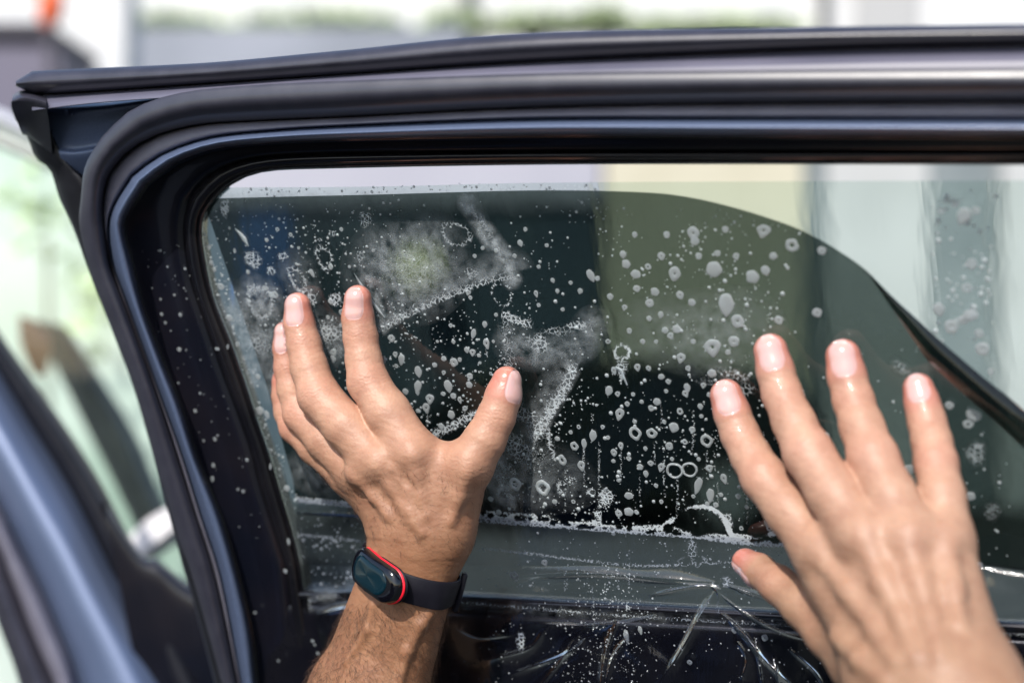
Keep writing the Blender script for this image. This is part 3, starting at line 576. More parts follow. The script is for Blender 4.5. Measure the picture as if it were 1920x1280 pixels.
def suds_mat():
    m = bpy.data.materials.new('soap_suds'); m.use_nodes = True; b = m.node_tree.nodes['Principled BSDF']
    b.inputs['Base Color'].default_value = (.76,.83,.87,1); b.inputs['Roughness'].default_value = .5
    la = N(m, 'ShaderNodeAttribute'); la.attribute_name = 'lacy'; ha = N(m, 'ShaderNodeAttribute'); ha.attribute_name = 'haze_amount'
    c = coords(m)
    n0 = N(m, 'ShaderNodeTexNoise'); n0.inputs['Scale'].default_value = 90; n0.inputs['Detail'].default_value = 4; L(m, c, n0.inputs['Vector'])
    nd = N(m, 'ShaderNodeTexNoise'); nd.inputs['Scale'].default_value = 300; L(m, c, nd.inputs['Vector'])
    mv = N(m, 'ShaderNodeVectorMath', operation='SCALE'); mv.inputs['Scale'].default_value = .0016; L(m, nd.outputs['Color'], mv.inputs[0])
    av = N(m, 'ShaderNodeVectorMath', operation='ADD'); L(m, c, av.inputs[0]); L(m, mv.outputs[0], av.inputs[1])
    v1 = N(m, 'ShaderNodeTexVoronoi', feature='DISTANCE_TO_EDGE'); v1.inputs['Scale'].default_value = 360; L(m, av.outputs[0], v1.inputs['Vector'])
    v3 = N(m, 'ShaderNodeTexVoronoi', feature='DISTANCE_TO_EDGE'); v3.inputs['Scale'].default_value = 850; L(m, av.outputs[0], v3.inputs['Vector'])
    v2 = N(m, 'ShaderNodeTexVoronoi'); v2.inputs['Scale'].default_value = 1000; L(m, c, v2.inputs['Vector'])
    def mth(op, a, b_, clamp=False):
        n = N(m, 'ShaderNodeMath', operation=op); n.use_clamp = clamp
        for i, x in enumerate((a, b_)):
            if x is None: continue
            if isinstance(x, (int, float)): n.inputs[i].default_value = x
            else: L(m, x, n.inputs[i])
        return n.outputs[0]
    w1 = mth('SUBTRACT', 1., mth('MULTIPLY', v1.outputs['Distance'], 4.5, True)); w3 = mth('SUBTRACT', 1., mth('MULTIPLY', v3.outputs['Distance'], 4.5, True))
    t = mth('ADD', la.outputs['Fac'], mth('MULTIPLY', mth('SUBTRACT', w1, .5), .62)); t = mth('ADD', t, mth('MULTIPLY', mth('SUBTRACT', w3, .5), .34))
    t = mth('ADD', t, mth('MULTIPLY', mth('SUBTRACT', n0.outputs['Fac'], .5), .5)); t = mth('SUBTRACT', t, .55)
    t = mth('MULTIPLY', t, 1.8, True); gate = mth('MULTIPLY', la.outputs['Fac'], 5., True); t = mth('MULTIPLY', t, gate)
    n1 = N(m, 'ShaderNodeTexNoise'); n1.inputs['Scale'].default_value = 160; n1.inputs['Detail'].default_value = 6; L(m, c, n1.inputs['Vector'])
    h = mth('MULTIPLY', ha.outputs['Fac'], mth('MULTIPLY', mth('SUBTRACT', n1.outputs['Fac'], .28, True), 1.9))
    al = mth('MAXIMUM', mth('MULTIPLY', t, .62), h, True); L(m, al, b.inputs['Alpha'])
    bp = N(m, 'ShaderNodeBump'); bp.inputs['Strength'].default_value = .5; bp.inputs['Distance'].default_value = .0005; bp.invert = True
    L(m, v2.outputs['Distance'], bp.inputs['Height']); L(m, bp.outputs[0], b.inputs['Normal']); return m
suds = mesh('soap_suds', V.reshape(-1, 3)[used], remap[q], suds_mat(), attrs={'lacy': LAC.ravel()[used], 'haze_amount': HAZ.ravel()[used]})
tag(suds, 'white lacy soap suds smeared over the wet tint film', 'soap suds', kind='stuff')

# ---- separate drops
def frame_at(px, py, off):
    o = G(px, py, off); ux = (G(px+1, py, off)-o); uy = (G(px, py+1, off)-o); return o, ux, uy
def drop_mesh(seed, hole_=0., tail=0., nseg=28):
    """unit drop: radius 1, height .45, uneven rim, optional hole"""
    r_ = random.Random(seed); ph = [r_.uniform(0, 6.28) for _ in range(4)]; am = [r_.uniform(.01,.05)*(.35 if hole_ > .6 else 1) for _ in range(4)]
    prof = ([(1,0),(.97,.22),(.85,.38),(.6,.46),(.3,.5),(0,.5)] if not hole_ else [(1,0),(.97,.2),(.88,.34),((1+hole_)/2,.42),(hole_+.10,.34),(hole_+.01,.2),(hole_,0)])
    v = []; 
    for r, h in prof:
        for j in range(nseg):
            a = 2*math.pi*j/nseg; w = 1+sum(am[k]*math.sin((k+2)*a+ph[k]) for k in range(4))*(1 if r > .5 else .6)
            y = r*w*math.sin(a); x = r*w*math.cos(a)
            if tail and y < 0: y *= 1+tail; x *= 1-.35*min(1, -y/(1+tail))
            v.append((x, y, h))
    return v, grid_faces(len(prof), nseg, True)
variants = []
for i, (h, tl) in enumerate([(0,0),(0,.5),(0,0),(.16,0),(.2,.3),(.12,0),(.34,0),(.5,0),(0,.9),(.72,0)]):
    v, f = drop_mesh(i*13+3, h, tl); me = bpy.data.meshes.new('foam_drop'); me.from_pydata(v, [], f); me.materials.append(M['foam'])
    me.polygons.foreach_set('use_smooth', np.ones(len(me.polygons), dtype=bool)); variants.append(me)
uN = NRM; uX = (G(961,640,0)-G(960,640,0)).normalized(); uX = (uX - uN*uX.dot(uN)).normalized(); uY = uN.cross(uX)
if uY.z < 0: uY = -uY
from mathutils import Matrix
def put_drop(px, py, rx, ry=None, var=0, rot=0., off=.0012, name='foam_drop', label=None, group=None, mm=None):
    ry = ry or rx; s = PX*dg(px, py)*1.0
    o = bpy.data.objects.new(name, variants[var]); COL.objects.link(o)
    c, s_ = math.cos(rot), math.sin(rot); a = uX*c+uY*s_; b = uY*c-uX*s_
    mt = Matrix((a*(rx*s), b*(ry*s), uN*(min(rx, ry)*s*.4))).transposed().to_4x4(); mt.translation = G(px, py, off); o.matrix_world = mt
    if not label:
        sz = 'tiny' if max(rx, ry) < 5 else 'small' if max(rx, ry) < 8 else 'large'
        where = ('on the bare glass beyond the right end of the film' if py < np.interp(px, film_top[:, 0], film_top[:, 1])-2 else
                 'on the film beside the right little finger' if px > 1690 else 'between the fingers of the right hand' if px > 1440 and py > 640 else
                 'on the plastic liner below the film' if py > 1030 else 'on the olive patch above the right hand' if px > 1135 and py < 712 else
                 'on the black area of film between the two hands' if px > 1020 and py > 700 else 'just above the foam line beside the left wrist' if py > 880 else
                 'between the left index finger and thumb' if px > 715 and py > 600 else 'around the left fingertips' if px < 715 and py > 560 else
                 'on the top left of the film above the fingertips' if px < 715 else 'on the dark teal film above the left thumb')
        label = sz+' white soap foam drop '+where
    tag(o, label, 'foam drop', group or 'soap foam drops on the tinted window'); return o
big = """734 634 7;719 674 5 8;741 664 5;753 671 6 8;743 686 4;784 695 7 9;815 684 5;832 672 5;851 679 8;862 674 4;881 705 6;880 721 6;832 698 4;784 722 7 9;840 722 8 10;760 733 6 5;783 736 4;806 747 8;831 738 5 4;850 742 6;862 749 4 6;799 764 7 9;846 777 7 8;872 765 5;827 798 6 5;784 770 5 4;886 660 6;875 655 5;898 666 4;912 643 6 9;888 624 5 8;909 607 5;878 548 5;882 558 4;1142 731 7 8;1162 775 8 11;1222 812 10;1264 800 9 8;1298 805 6;1255 836 7;1284 828 5;1221 765 6;1203 753 4;1187 739 4;1158 738 5;1176 757 5;1232 753 7;1275 771 6;1313 761 5;1112 815 7 9;1095 830 5 8;1045 822 5;1151 848 6 7;1164 835 5 7;1179 859 5;1220 868 6 5;1090 872 7 9;1200 875 6;1211 887 5;1240 875 6 8;1330 877 7;1357 896 6 9;1150 864 4;1277 670 8;1247 619 6;1269 617 8;1257 629 6;1217 597 5;1195 688 6;1216 690 5;1151 694 5 7;1166 706 5;1240 706 6;1253 715 5;1288 725 6;1285 737 6;1249 733 4;1319 722 5;1179 929 8 7;1332 925 7 10;1352 927 4;1384 930 5;1440 979 7;1442 990 5;1179 959 9 8;1160 962 7;1193 959 4;1326 943 4;1342 946 5;1200 1179 4 6;1377 1182 5;1434 1195 6;1293 1241 5;964 1078 8;1021 1054 6;1174 1189 5 10;1450 945 5;1300 437 11;1303 452 8;1339 505 14;1265 513 11 13;1411 519 12;1435 506 8;1192 514 9;1228 547 8;1174 495 8;1194 541 7 6;1168 476 6;1218 568 8;1275 553 7;1297 567 7;1144 556 6;1120 522 5;1107 515 7 10;1171 576 5;1239 589 5;1362 568 14 18;1383 602 12;1485 460 12;1432 432 12;1336 650 15;1335 700 8;1376 640 10;1532 586 9;1541 470 8;1822 495 9;1813 540 9;1784 612 12;1760 578 10;1819 591 12;1826 590 8;1806 600 9;1836 625 8;1808 403 12;1790 380 7;1775 375 6;1830 395 7;1764 395 6;1842 654 12;1795 690 7;1858 696 6;1826 778 14 10;1780 760 8;1545 820 12;1520 780 8;1440 640 7;1460 600 8;1500 740 9;1705 880 10;1730 840 8;1815 795 9;1812 735 7;1820 930 8;1835 1060 8;1790 900 7;1825 700 5;620 500 5;545 440 4;500 450 4;465 510 4;520 430 4;560 465 3;640 430 4;700 470 3;584 510 4 6;498 540 6 4;510 553 7 5;516 553 6 7;620 565 5;650 600 5;640 585 5;625 660 7;624 672 6;615 595 4;640 610 4;655 500 3;665 620 3;900 680 3;965 480 4;975 455 5;1010 500 4;930 470 4;1025 460 4;985 430 4;905 465 4;890 480 4;1005 550 4 6;1045 545 4;1070 530 4;1088 545 5;1036 525 4;1010 572 4;1055 580 4;930 590 4;925 640 3;920 700 3;850 640 4;845 610 4;820 640 3;1230 640 4;1205 640 5;1180 620 5;1140 640 5;1290 690 5;1365 660 5;1300 640 5;1345 475 6;1380 480 6;1450 480 7;1240 480 7;1215 500 6;1250 440 6;1190 440 5;1360 430 6;1310 480 6;1210 840 4;1260 860 4;1310 860 4;1375 870 5;1390 900 4;1400 950 4;1300 930 4;1230 910 4;1390 990 4;1240 940 4;1160 900 4;1130 800 4;1140 820 4;1085 800 4;1070 810 4;1190 790 4;1245 790 4;1340 770 5;1350 800 4;1330 740 5;1315 780 4;945 830 4;935 960 5;1040 940 5;920 935 5;1075 940 4;1150 1000 4"""
for i, s_ in enumerate(big.split(';')):
    a = [float(x) for x in s_.split()]; rx = a[2]; ry = a[3] if len(a) > 3 else a[2]*random.uniform(.9, 1.12)
    faint = a[0] > 1170 and a[1] < 720
    var = random.choice([0,2,3,3,5,4,6,1]) if ry/rx < 1.2 else random.choice([1,4,8])
    sc_ = 1.05
    put_drop(a[0], a[1], rx*sc_, ry*sc_, var, random.uniform(-.4, .4), off=.0014 + (.010*max(0,(a[0]-1560)/360)**1.5*max(0,(900-a[1])/300) if a[0] > 1560 else 0) + (.0105 if a[1] > 1140 else 0))
put_drop(1265, 882, 17, 16, 9, .2, name='foam_ring', label='left loop of the large double soap ring between the hands', group='open rings of soap on the film')
put_drop(1293, 880, 16, 15, 9, .5, name='foam_ring', label='right loop of the large double soap ring between the hands', group='open rings of soap on the film')
put_drop(1310, 906, 7, 13, 8, -.35, name='foam_drop', label='tapering soap tail hanging from the double soap ring')
for a, lab in [((1191,812,12,14),'white soap ring with a dark centre between the two hands, nearer the thumb'),((1325,826,12,13),'white soap ring with a dark centre close to the right index finger'),((1077,836,8,9),'small soap ring with a dark centre right of the left thumb'),((1054,862,8,11),'oval soap ring low down, right of the left thumb knuckle'),((1018,914,14,16),'large pitted soap ring just above the foam line'),((966,907,12,13),'pitted soap ring above the foam line beside the left wrist')]:
    put_drop(*a, 7 if a[2] > 10 else 6, .2, name='foam_ring', label=lab, group='open rings of soap on the film')
pts = [(x, y, r, .0089) for x, y, r in [(rng.uniform(0,1), rng.uniform(455, 1010), .5+.8*rng.random()**2) for _ in range(45)]]
pts = [(np.interp(y, [455,560,660,760,860,1010], [262,290,322,352,385,430])+x*82, y, r, o_) for x, y, r, o_ in pts]
frame_specks = pts
# slivers of dry foam
for pts, w, lab in [([(664,512),(676,532),(688,548),(700,568),(712,584),(722,596)], [1,4,6,4,7,1], 'thin white sliver of foam beside the left index fingertip'), ([(440,428),(450,438),(458,448),(466,462)], [2,7,9,2], 'white leaf shaped foam flake at the upper left of the film'), ([(1154,688),(1164,694),(1170,708),(1176,722)], [4,6,5,3], 'white curled foam flake above the dark area between the hands')]:
    p = cr(pts, 24); ww = np.interp(np.linspace(0, 1, 24), np.linspace(0, 1, len(w)), w); dd = np.gradient(p, axis=0); nn = np.stack([-dd[:,1], dd[:,0]], -1); nn /= np.linalg.norm(nn, axis=1)[:, None]
    rows_ = [(p+nn*(ww*k)[:, None], h) for k, h in ((-.5,.0010),(-.3,.0022),(.0,.0027),(.3,.0022),(.5,.0010))]
    o = loft('foam_flake', rows_, M['foam'], None, depth=.0005); tag(o, lab, 'foam flake')
# speckles: thousands too small to pick apart
def speckles(name, pts, label):
    base, bf = drop_mesh(5, 0, 0, 7); base = np.array(base).reshape(6, 7, 3)[[0, 2, 5]].reshape(-1, 3); bf = np.array(grid_faces(3, 7, True))
    A = np.array(pts); s = (PX*dg(A[:,0], A[:,1])*A[:,2])[:, None, None]; O = Gn(A[:,0], A[:,1], A[:,3])
    loc = base[None, :, 0:1]*np.array(uX)+base[None, :, 1:2]*np.array(uY)+base[None, :, 2:3]*np.array(uN)
    V = O[:, None]+loc*s; F = bf[None]+(np.arange(len(A))*len(base))[:, None, None]
    o = mesh(name, V.reshape(-1, 3), F.reshape(-1, 4), M['foam']); tag(o, label, 'foam speckles', kind='stuff')
pts = []
def scatter(n, x0, x1, y0, y1, r0=.8, r1=3.2, off=.0012, clump=0):
    cs = [(rng.uniform(x0, x1), rng.uniform(y0, y1)) for _ in range(clump)] if clump else None
    for _ in range(n):
        if cs: c = cs[rng.integers(len(cs))]; x, y = c[0]+rng.normal()*22, c[1]+rng.normal()*22
        else: x, y = rng.uniform(x0, x1), rng.uniform(y0, y1)
        if y < np.interp(x, film_top[:,0], film_top[:,1])+5 or y > 1108: continue
        if x < np.interp(y, [372,395,480,558,645,719,793,850,917,984,1052,1270], [400,390,388,405,440,466,490,510,530,550,567,590])+4: continue
        pts.append((x, y, r0+(r1-r0)*rng.random()**3, off+(.010*max(0,(x-1560)/360)**1.5*max(0,(900-y)/300) if x > 1560 else 0)))
scatter(150, 730, 950, 620, 810); scatter(260, 730, 960, 560, 820, clump=14); scatter(420, 940, 1480, 380, 720, .8, 3.0, clump=30); scatter(300, 940, 1480, 700, 990, .7, 2.4)
scatter(380, 980, 1500, 740, 990, clump=26); scatter(260, 400, 760, 380, 640); scatter(240, 400, 700, 400, 720, clump=14); scatter(120, 1480, 1900, 650, 1050, 1, 4); scatter(60, 740, 1100, 370, 520)
scatter(200, 900, 1480, 1010, 1105, .7, 2.6); scatter(120, 560, 690, 960, 1100, .8, 4)
for (x, y0, y1) in [(1110,760,830),(1124,870,960),(1245,840,900),(1340,800,900),(1160,1030,1108),(1060,1070,1108),(1326,845,900),(1300,770,840)]:
    for k in range(16): pts.append((x+rng.normal()*1.5, rng.uniform(y0, y1), rng.uniform(.6, 1.5), .0012))
for k in range(90):
    x, y = rng.uniform(1000, 1480), rng.uniform(440, 980); pts.append((x, y, rng.uniform(2.4, 4.6), .0012))
speckles('foam_speckles', pts, 'fine white soap speckles scattered over the dark tint film')
speckles('frame_speckles', frame_specks, 'fine pale water specks dotted over the dark inner door frame')
pts = []
def on_line(l, n, r0, r1, off, sp=3):
    for _ in range(n):
        k = rng.integers(len(l)); pts.append((l[k,0]+rng.normal()*sp, l[k,1]+rng.normal()*sp, r0+(r1-r0)*rng.random()**3, off))
on_line(cr([(400,362),(700,356),(1000,350),(1120,352)], 80), 130, .8, 3.2, .0006, 4)
GE = cr([(386,440),(408,520),(432,600),(462,690),(492,780),(520,870),(540,960)], 90)
on_line(GE, 110, .9, 3.2, .0006, 9)
for _ in range(90): pts.append((rng.uniform(1745, 1870), rng.uniform(355, 640), rng.uniform(1.5, 6)*rng.random()+1, .0006))
speckles('glass_speckles', pts, 'small white water and soap specks along the bare glass edge')
for (x, y, rx, ry) in [(414,537,8,6),(430,595,7,5),(445,645,4,5),(440,470,3,5),(392,462,4,5),(396,492,4,4),(402,505,4,5),(447,552,3,3),(487,770,9,8),(484,706,5,5),(505,845,6,6),(500,776,5,7),(538,915,6,6)]:
    put_drop(x, y, rx, ry, random.choice([0,1,3]), random.uniform(-.5,.5), off=.0004, name='foam_drop', label='white soap drop on the bare glass strip left of the tint film', group='soap drops on the bare glass strip')
for i, s_ in enumerate("301 470 3;314 500 2.5;347 504 3.5;327 553 3;301 561 3;303 589 4;338 590 4.5;310 605 3.5;296 622 2.5;336 655 6 5;349 656 2;407 654 6 4;427 650 3 6;308 689 4 5;334 718 3;375 737 3;366 770 4.5;382 826 3;403 823 4.5;408 816 2.5;400 872 4 6;398 898 4.5 8;372 888 4 5;446 917 3;456 921 4;463 862 4;507 874 3 8;420 1046 5 4;393 1122 8;478 1148 4 3;535 1070 5;541 1015 4 8;586 1201 4;590 1208 3;596 1224 4;522 1238 3;297 470 2;345 540 2;320 620 2;336 780 3;357 800 2;278 500 2;285 540 2;350 560 2".split(';')):
    a = [float(x) for x in s_.split()]
    put_drop(a[0], a[1], a[2]*.82, (a[3] if len(a) > 3 else a[2])*.82, random.choice([0,3,3]), random.uniform(-.5,.5), off=.0088 if a[1] < 1060 else .014, name='soap_drop', label='small pale soap drop on the dark inner door frame', group='soap drops on the door frame')

# ---- clear liner: folded plastic hanging from the film over the sill and trim
st = 1.7; lx = np.arange(556, 2300, st); ly = np.arange(940, 1330, st); LX, LY = np.meshgrid(lx, ly)
topy = np.interp(LX, film_bot[:, 0], film_bot[:, 1])-6
LY = topy + (LY-940)*(1330-topy)/(1330-940)
H = .0022 + np.interp(LY, [940,1060,1110,1150,1200,1330], [0,.001,.006,.0075,.0095,.0165])
H = H + .0022*np.sin(LX/61+LY/70+1.5*np.sin(LX/140))*np.clip((LY-1060)/90, 0, 1) + .0008*np.sin(LX/23-LY/31+1)*np.clip((LY-1040)/60, 0, 1)
def crease(pts, w, h, asym=1.):
    global H
    p = cr(pts, 40); b = np.full(LX.shape, 1e9); sg = np.ones(LX.shape); tb = np.zeros(LX.shape)
    for i in range(len(p)-1):
        a, c = p[i], p[i+1]; d = c-a; L2 = max(1e-6, d@d); hh = np.clip(((LX-a[0])*d[0]+(LY-a[1])*d[1])/L2, 0, 1)
        dd = np.hypot(LX-a[0]-hh*d[0], LY-a[1]-hh*d[1]); m_ = dd < b; b[m_] = dd[m_]; s_ = np.sign(d[0]*(LY-a[1])-d[1]*(LX-a[0])); sg[m_] = s_[m_]; tb[m_] = (i+hh[m_])/(len(p)-1)
    env = np.sqrt(np.sin(np.pi*np.clip(tb, .02, .98)))
    w = w*.55; H += .62*h*env*np.exp(-np.where(sg > 0, b/w, b/(w*asym)))
crease([(1342,1105),(1310,1160),(1282,1210),(1248,1262)], 7, .0042, 3.5); crease([(1326,1118),(1300,1170),(1262,1246)], 5, .002)
crease([(1360,1155),(1395,1190),(1432,1235),(1490,1290)], 9, .0055, .6); crease([(950,1102),(1020,1082),(1130,1078),(1250,1090),(1345,1104)], 10, .0035, 3)
crease([(1220,1115),(1290,1101),(1338,1100),(1350,1125)], 5, .003); crease([(1360,1096),(1400,1110),(1440,1124)], 4, .0025); crease([(950,1080),(1100,1074),(1350,1092)], 6, .0018, 2)
crease([(1160,1160),(1140,1215),(1126,1290)], 9, .003, .5); crease([(1418,1190),(1424,1240),(1432,1300)], 6, .003); crease([(1452,1230),(1462,1280)], 5, .003)
crease([(600,1150),(680,1140),(800,1170)], 14, .004); crease([(1090,1180),(1050,1240),(1000,1300)], 9, .002)
crease([(1840,1066),(1900,1078),(1990,1090)], 5, .003); crease([(1500,1180),(1560,1230),(1600,1300)], 12, .004); crease([(560,960),(700,966),(900,985)], 4, .0012)
crease([(1345,1110),(1400,1150),(1470,1185),(1540,1205)], 5, .0026, .4); crease([(1240,1150),(1180,1165),(1100,1172),(1000,1168)], 6, .0022, 3)
crease([(1180,1190),(1150,1230),(1135,1280)], 5, .003, 3); crease([(1020,1180),(990,1215),(900,1240)], 6, .0028, 3); crease([(1100,1195),(1060,1225),(960,1262)], 5, .0028, 3)
crease([(1380,1200),(1400,1235),(1390,1275)], 6, .003, 2.5); crease([(1480,1215),(1530,1260),(1550,1300)], 6, .003, .4); crease([(860,1180),(900,1195),(960,1190)], 5, .0022, 3)
H += .0005*np.sin(LX/17+2.2*np.sin(LY/26))*np.clip((LY-1150)/50, 0, 1)*(.5+.5*np.sin(LX/83))
V = Gn(LX, LY, H); ny, nx = LX.shape; idx = np.arange(ny*nx).reshape(ny, nx)
q = np.stack([idx[:-1,:-1], idx[:-1,1:], idx[1:,1:], idx[1:,:-1]], -1)
lf = np.interp(LY, [984,1052,1099,1200,1340], [552,568,575,600,620]); ok = (LX > lf)[:-1,:-1]
liner = mesh('plastic_liner', V.reshape(-1, 3), q[ok].reshape(-1, 4), M['liner'])
tag(liner, 'creased clear plastic liner hanging below the tint film over the door sill', 'plastic liner')
# glittering water beads on the liner
M['water'] = mat('water_bead', (.8,.85,.9), .05); M['water'].node_tree.nodes['Principled BSDF'].inputs['Transmission Weight'].default_value = .7
Hf = lambda x, y: H[min(ny-1, max(0, int((y-940)/390*ny))), min(nx-1, max(0, int((x-556)/st)))]
pts = []
for _ in range(420):
    x, y = rng.uniform(870, 1560), rng.uniform(1120, 1280)
    if rng.random() < .6: x, y = 1150+rng.normal()*50-(y-1150)*.25, y
    pts.append((x, y, .7+1.6*rng.random()**3, Hf(x, y)+.0006))
for _ in range(90): pts.append((rng.uniform(1080, 1200), rng.uniform(1060, 1140), .7+rng.random(), .0095))
mfoam = M['foam']; M['foam'] = M['water']; speckles('water_beads', pts, 'tiny glittering water beads on the creased clear liner'); M['foam'] = mfoam

# ================================================================== THE PERSON'S HANDS
class Arm:
    def __init__(s): s.palm = []; s.fingers = []; s.blend = 7e-3
def J(px, py, off, r):                                             # joint: offset in mm from the glass, radius in px
    d = dg(px, py) - off/1000.; return np.array(P(px, py, d)), r*PX*d
def chain(js):
    out = []
    for a, b in zip(js[:-1], js[1:]): out.append((a[0], b[0], a[1], b[1]))
    return out
def cone_d(p, a, b, ra, rb):
    ba = b-a; h = np.clip(((p-a)@ba)/max(1e-12, ba@ba), 0, 1)
    return np.linalg.norm(p-a-h[..., None]*ba, axis=-1)-(ra+(rb-ra)*h)
def smin(a, b, k):
    h = np.clip(k-np.abs(a-b), 0, None)/k; return np.minimum(a, b)-h*h*k*.25
def field(arm, p, limit=None):
    """limit: block radius for culling primitives far from the block centre"""
    c = p.mean(0) if limit else None
    def near(a, b, ra, rb, k):
        if limit is None: return True
        return cone_d(c[None], a, b, ra, rb)[0] < limit+k+.012
    pal = np.full(len(p), .05)
    for (a, b, ra, rb, k) in arm.palm:
        if near(a, b, ra, rb, k): pal = smin(pal, cone_d(p, a, b, ra, rb), k)
    for (a, b, ra, rb, k) in arm.cuts:
        if near(a, b, ra, rb, k): pal = -smin(-pal, cone_d(p, a, b, ra, rb), k)
    tot = pal
    for fg_ in arm.fingers:
        f = np.full(len(p), .05); hit = False
        for (a, b, ra, rb) in fg_:
            if near(a, b, ra, rb, .006): f = smin(f, cone_d(p, a, b, ra, rb), .004); hit = True
        if hit: tot = smin(tot, smin(pal, f, arm.blend), .0012)
    return tot
def surface(arm, h):
    pts_ = [x for q_ in arm.palm for x in (q_[0], q_[1])]+[x for f in arm.fingers for q_ in f for x in (q_[0], q_[1])]
    lo = np.min(pts_, 0)-.05; hi = np.max(pts_, 0)+.05; B = 12
    nb = np.ceil((hi-lo)/(h*B)).astype(int); shp = nb*B+1
    A = np.full(shp, .02, dtype=np.float32)
    ctr = np.stack(np.meshgrid(*[np.arange(n) for n in nb], indexing='ij'), -1).reshape(-1, 3)
    cw = lo+(ctr+.5)*B*h; rad = B*h*.5*1.733
    cv = field(arm, cw)
    g1 = np.stack(np.meshgrid(*[np.arange(B+1)]*3, indexing='ij'), -1).reshape(-1, 3)
    for i in np.where(cv < -rad-.004)[0]:
        a = ctr[i]*B; A[a[0]:a[0]+B+1, a[1]:a[1]+B+1, a[2]:a[2]+B+1] = -.02
    for i in np.where(np.abs(cv) <= rad+.004)[0]:
        a = ctr[i]*B; p = lo+(a+g1)*h
        A[a[0]:a[0]+B+1, a[1]:a[1]+B+1, a[2]:a[2]+B+1] = field(arm, p, rad).reshape(B+1, B+1, B+1)
    # surface nets
    S = A < 0; cor = [(i, j, k) for i in (0,1) for j in (0,1) for k in (0,1)]
    cnt = np.zeros(tuple(n-1 for n in A.shape), dtype=np.int8)
    sl3 = lambda c: tuple(slice(x, n-1+x) for x, n in zip(c, A.shape))
    for c in cor: cnt += S[sl3(c)]
    act = (cnt > 0) & (cnt < 8); cells = np.argwhere(act); vid = np.full(act.shape, -1, dtype=np.int32); vid[act] = np.arange(len(cells))
    acc = np.zeros((len(cells), 3)); n_ = np.zeros(len(cells))
    for c0 in cor:
        for ax in range(3):
            if c0[ax]: continue
            c1 = list(c0); c1[ax] = 1
            v0 = A[cells[:,0]+c0[0], cells[:,1]+c0[1], cells[:,2]+c0[2]]; v1 = A[cells[:,0]+c1[0], cells[:,1]+c1[1], cells[:,2]+c1[2]]
            m_ = (v0 < 0) != (v1 < 0); t = np.where(m_, v0/np.where(m_, v0-v1, 1), 0)
            pos = np.array(c0, float)[None].repeat(len(cells), 0); pos[:, ax] += t; acc[m_] += pos[m_]; n_ += m_
    V = lo+(cells+acc/n_[:, None])*h
    F = []
    for ax in range(3):
        a1, a2 = [(1,2),(2,0),(0,1)][ax]
        s0 = [slice(1, n-1) for n in A.shape]; s0[ax] = slice(0, A.shape[ax]-1); s1 = list(s0); s1[ax] = slice(1, A.shape[ax])
        X0, X1 = S[tuple(s0)], S[tuple(s1)]
        for flip, mk in ((False, X0 & ~X1), (True, ~X0 & X1)):
            e = np.argwhere(mk); e[:, a1] += 1; e[:, a2] += 1
            def cell(d1, d2):
                c = e.copy(); c[:, a1] -= d1; c[:, a2] -= d2; return vid[c[:,0], c[:,1], c[:,2]]
            qd = np.stack([cell(1,1), cell(0,1), cell(0,0), cell(1,0)], -1)
            if flip: qd = qd[:, ::-1]
            F.append(qd)
    F = np.concatenate(F); F = F[(F >= 0).all(1)]
    return V, F
def vnormals(V, F):
    n = np.zeros_like(V); fn = np.cross(V[F[:,2]]-V[F[:,0]], V[F[:,3]]-V[F[:,1]])
    for k in range(4): np.add.at(n, F[:, k], fn)
    return n/(np.linalg.norm(n, axis=1)[:, None]+1e-12)
def relax(V, F, it=2, f=.5):
    for _ in range(it):
        a = np.zeros_like(V); c = np.zeros(len(V))
        for k in range(4): np.add.at(a, F[:, k], V[F[:, (k+1) % 4]]); np.add.at(a, F[:, k], V[F[:, (k+3) % 4]]); np.add.at(c, F[:, k], 2)
        V = V+(a/c[:, None]-V)*f
    return V
CAMP = np.array([0, 0, CAMZ])
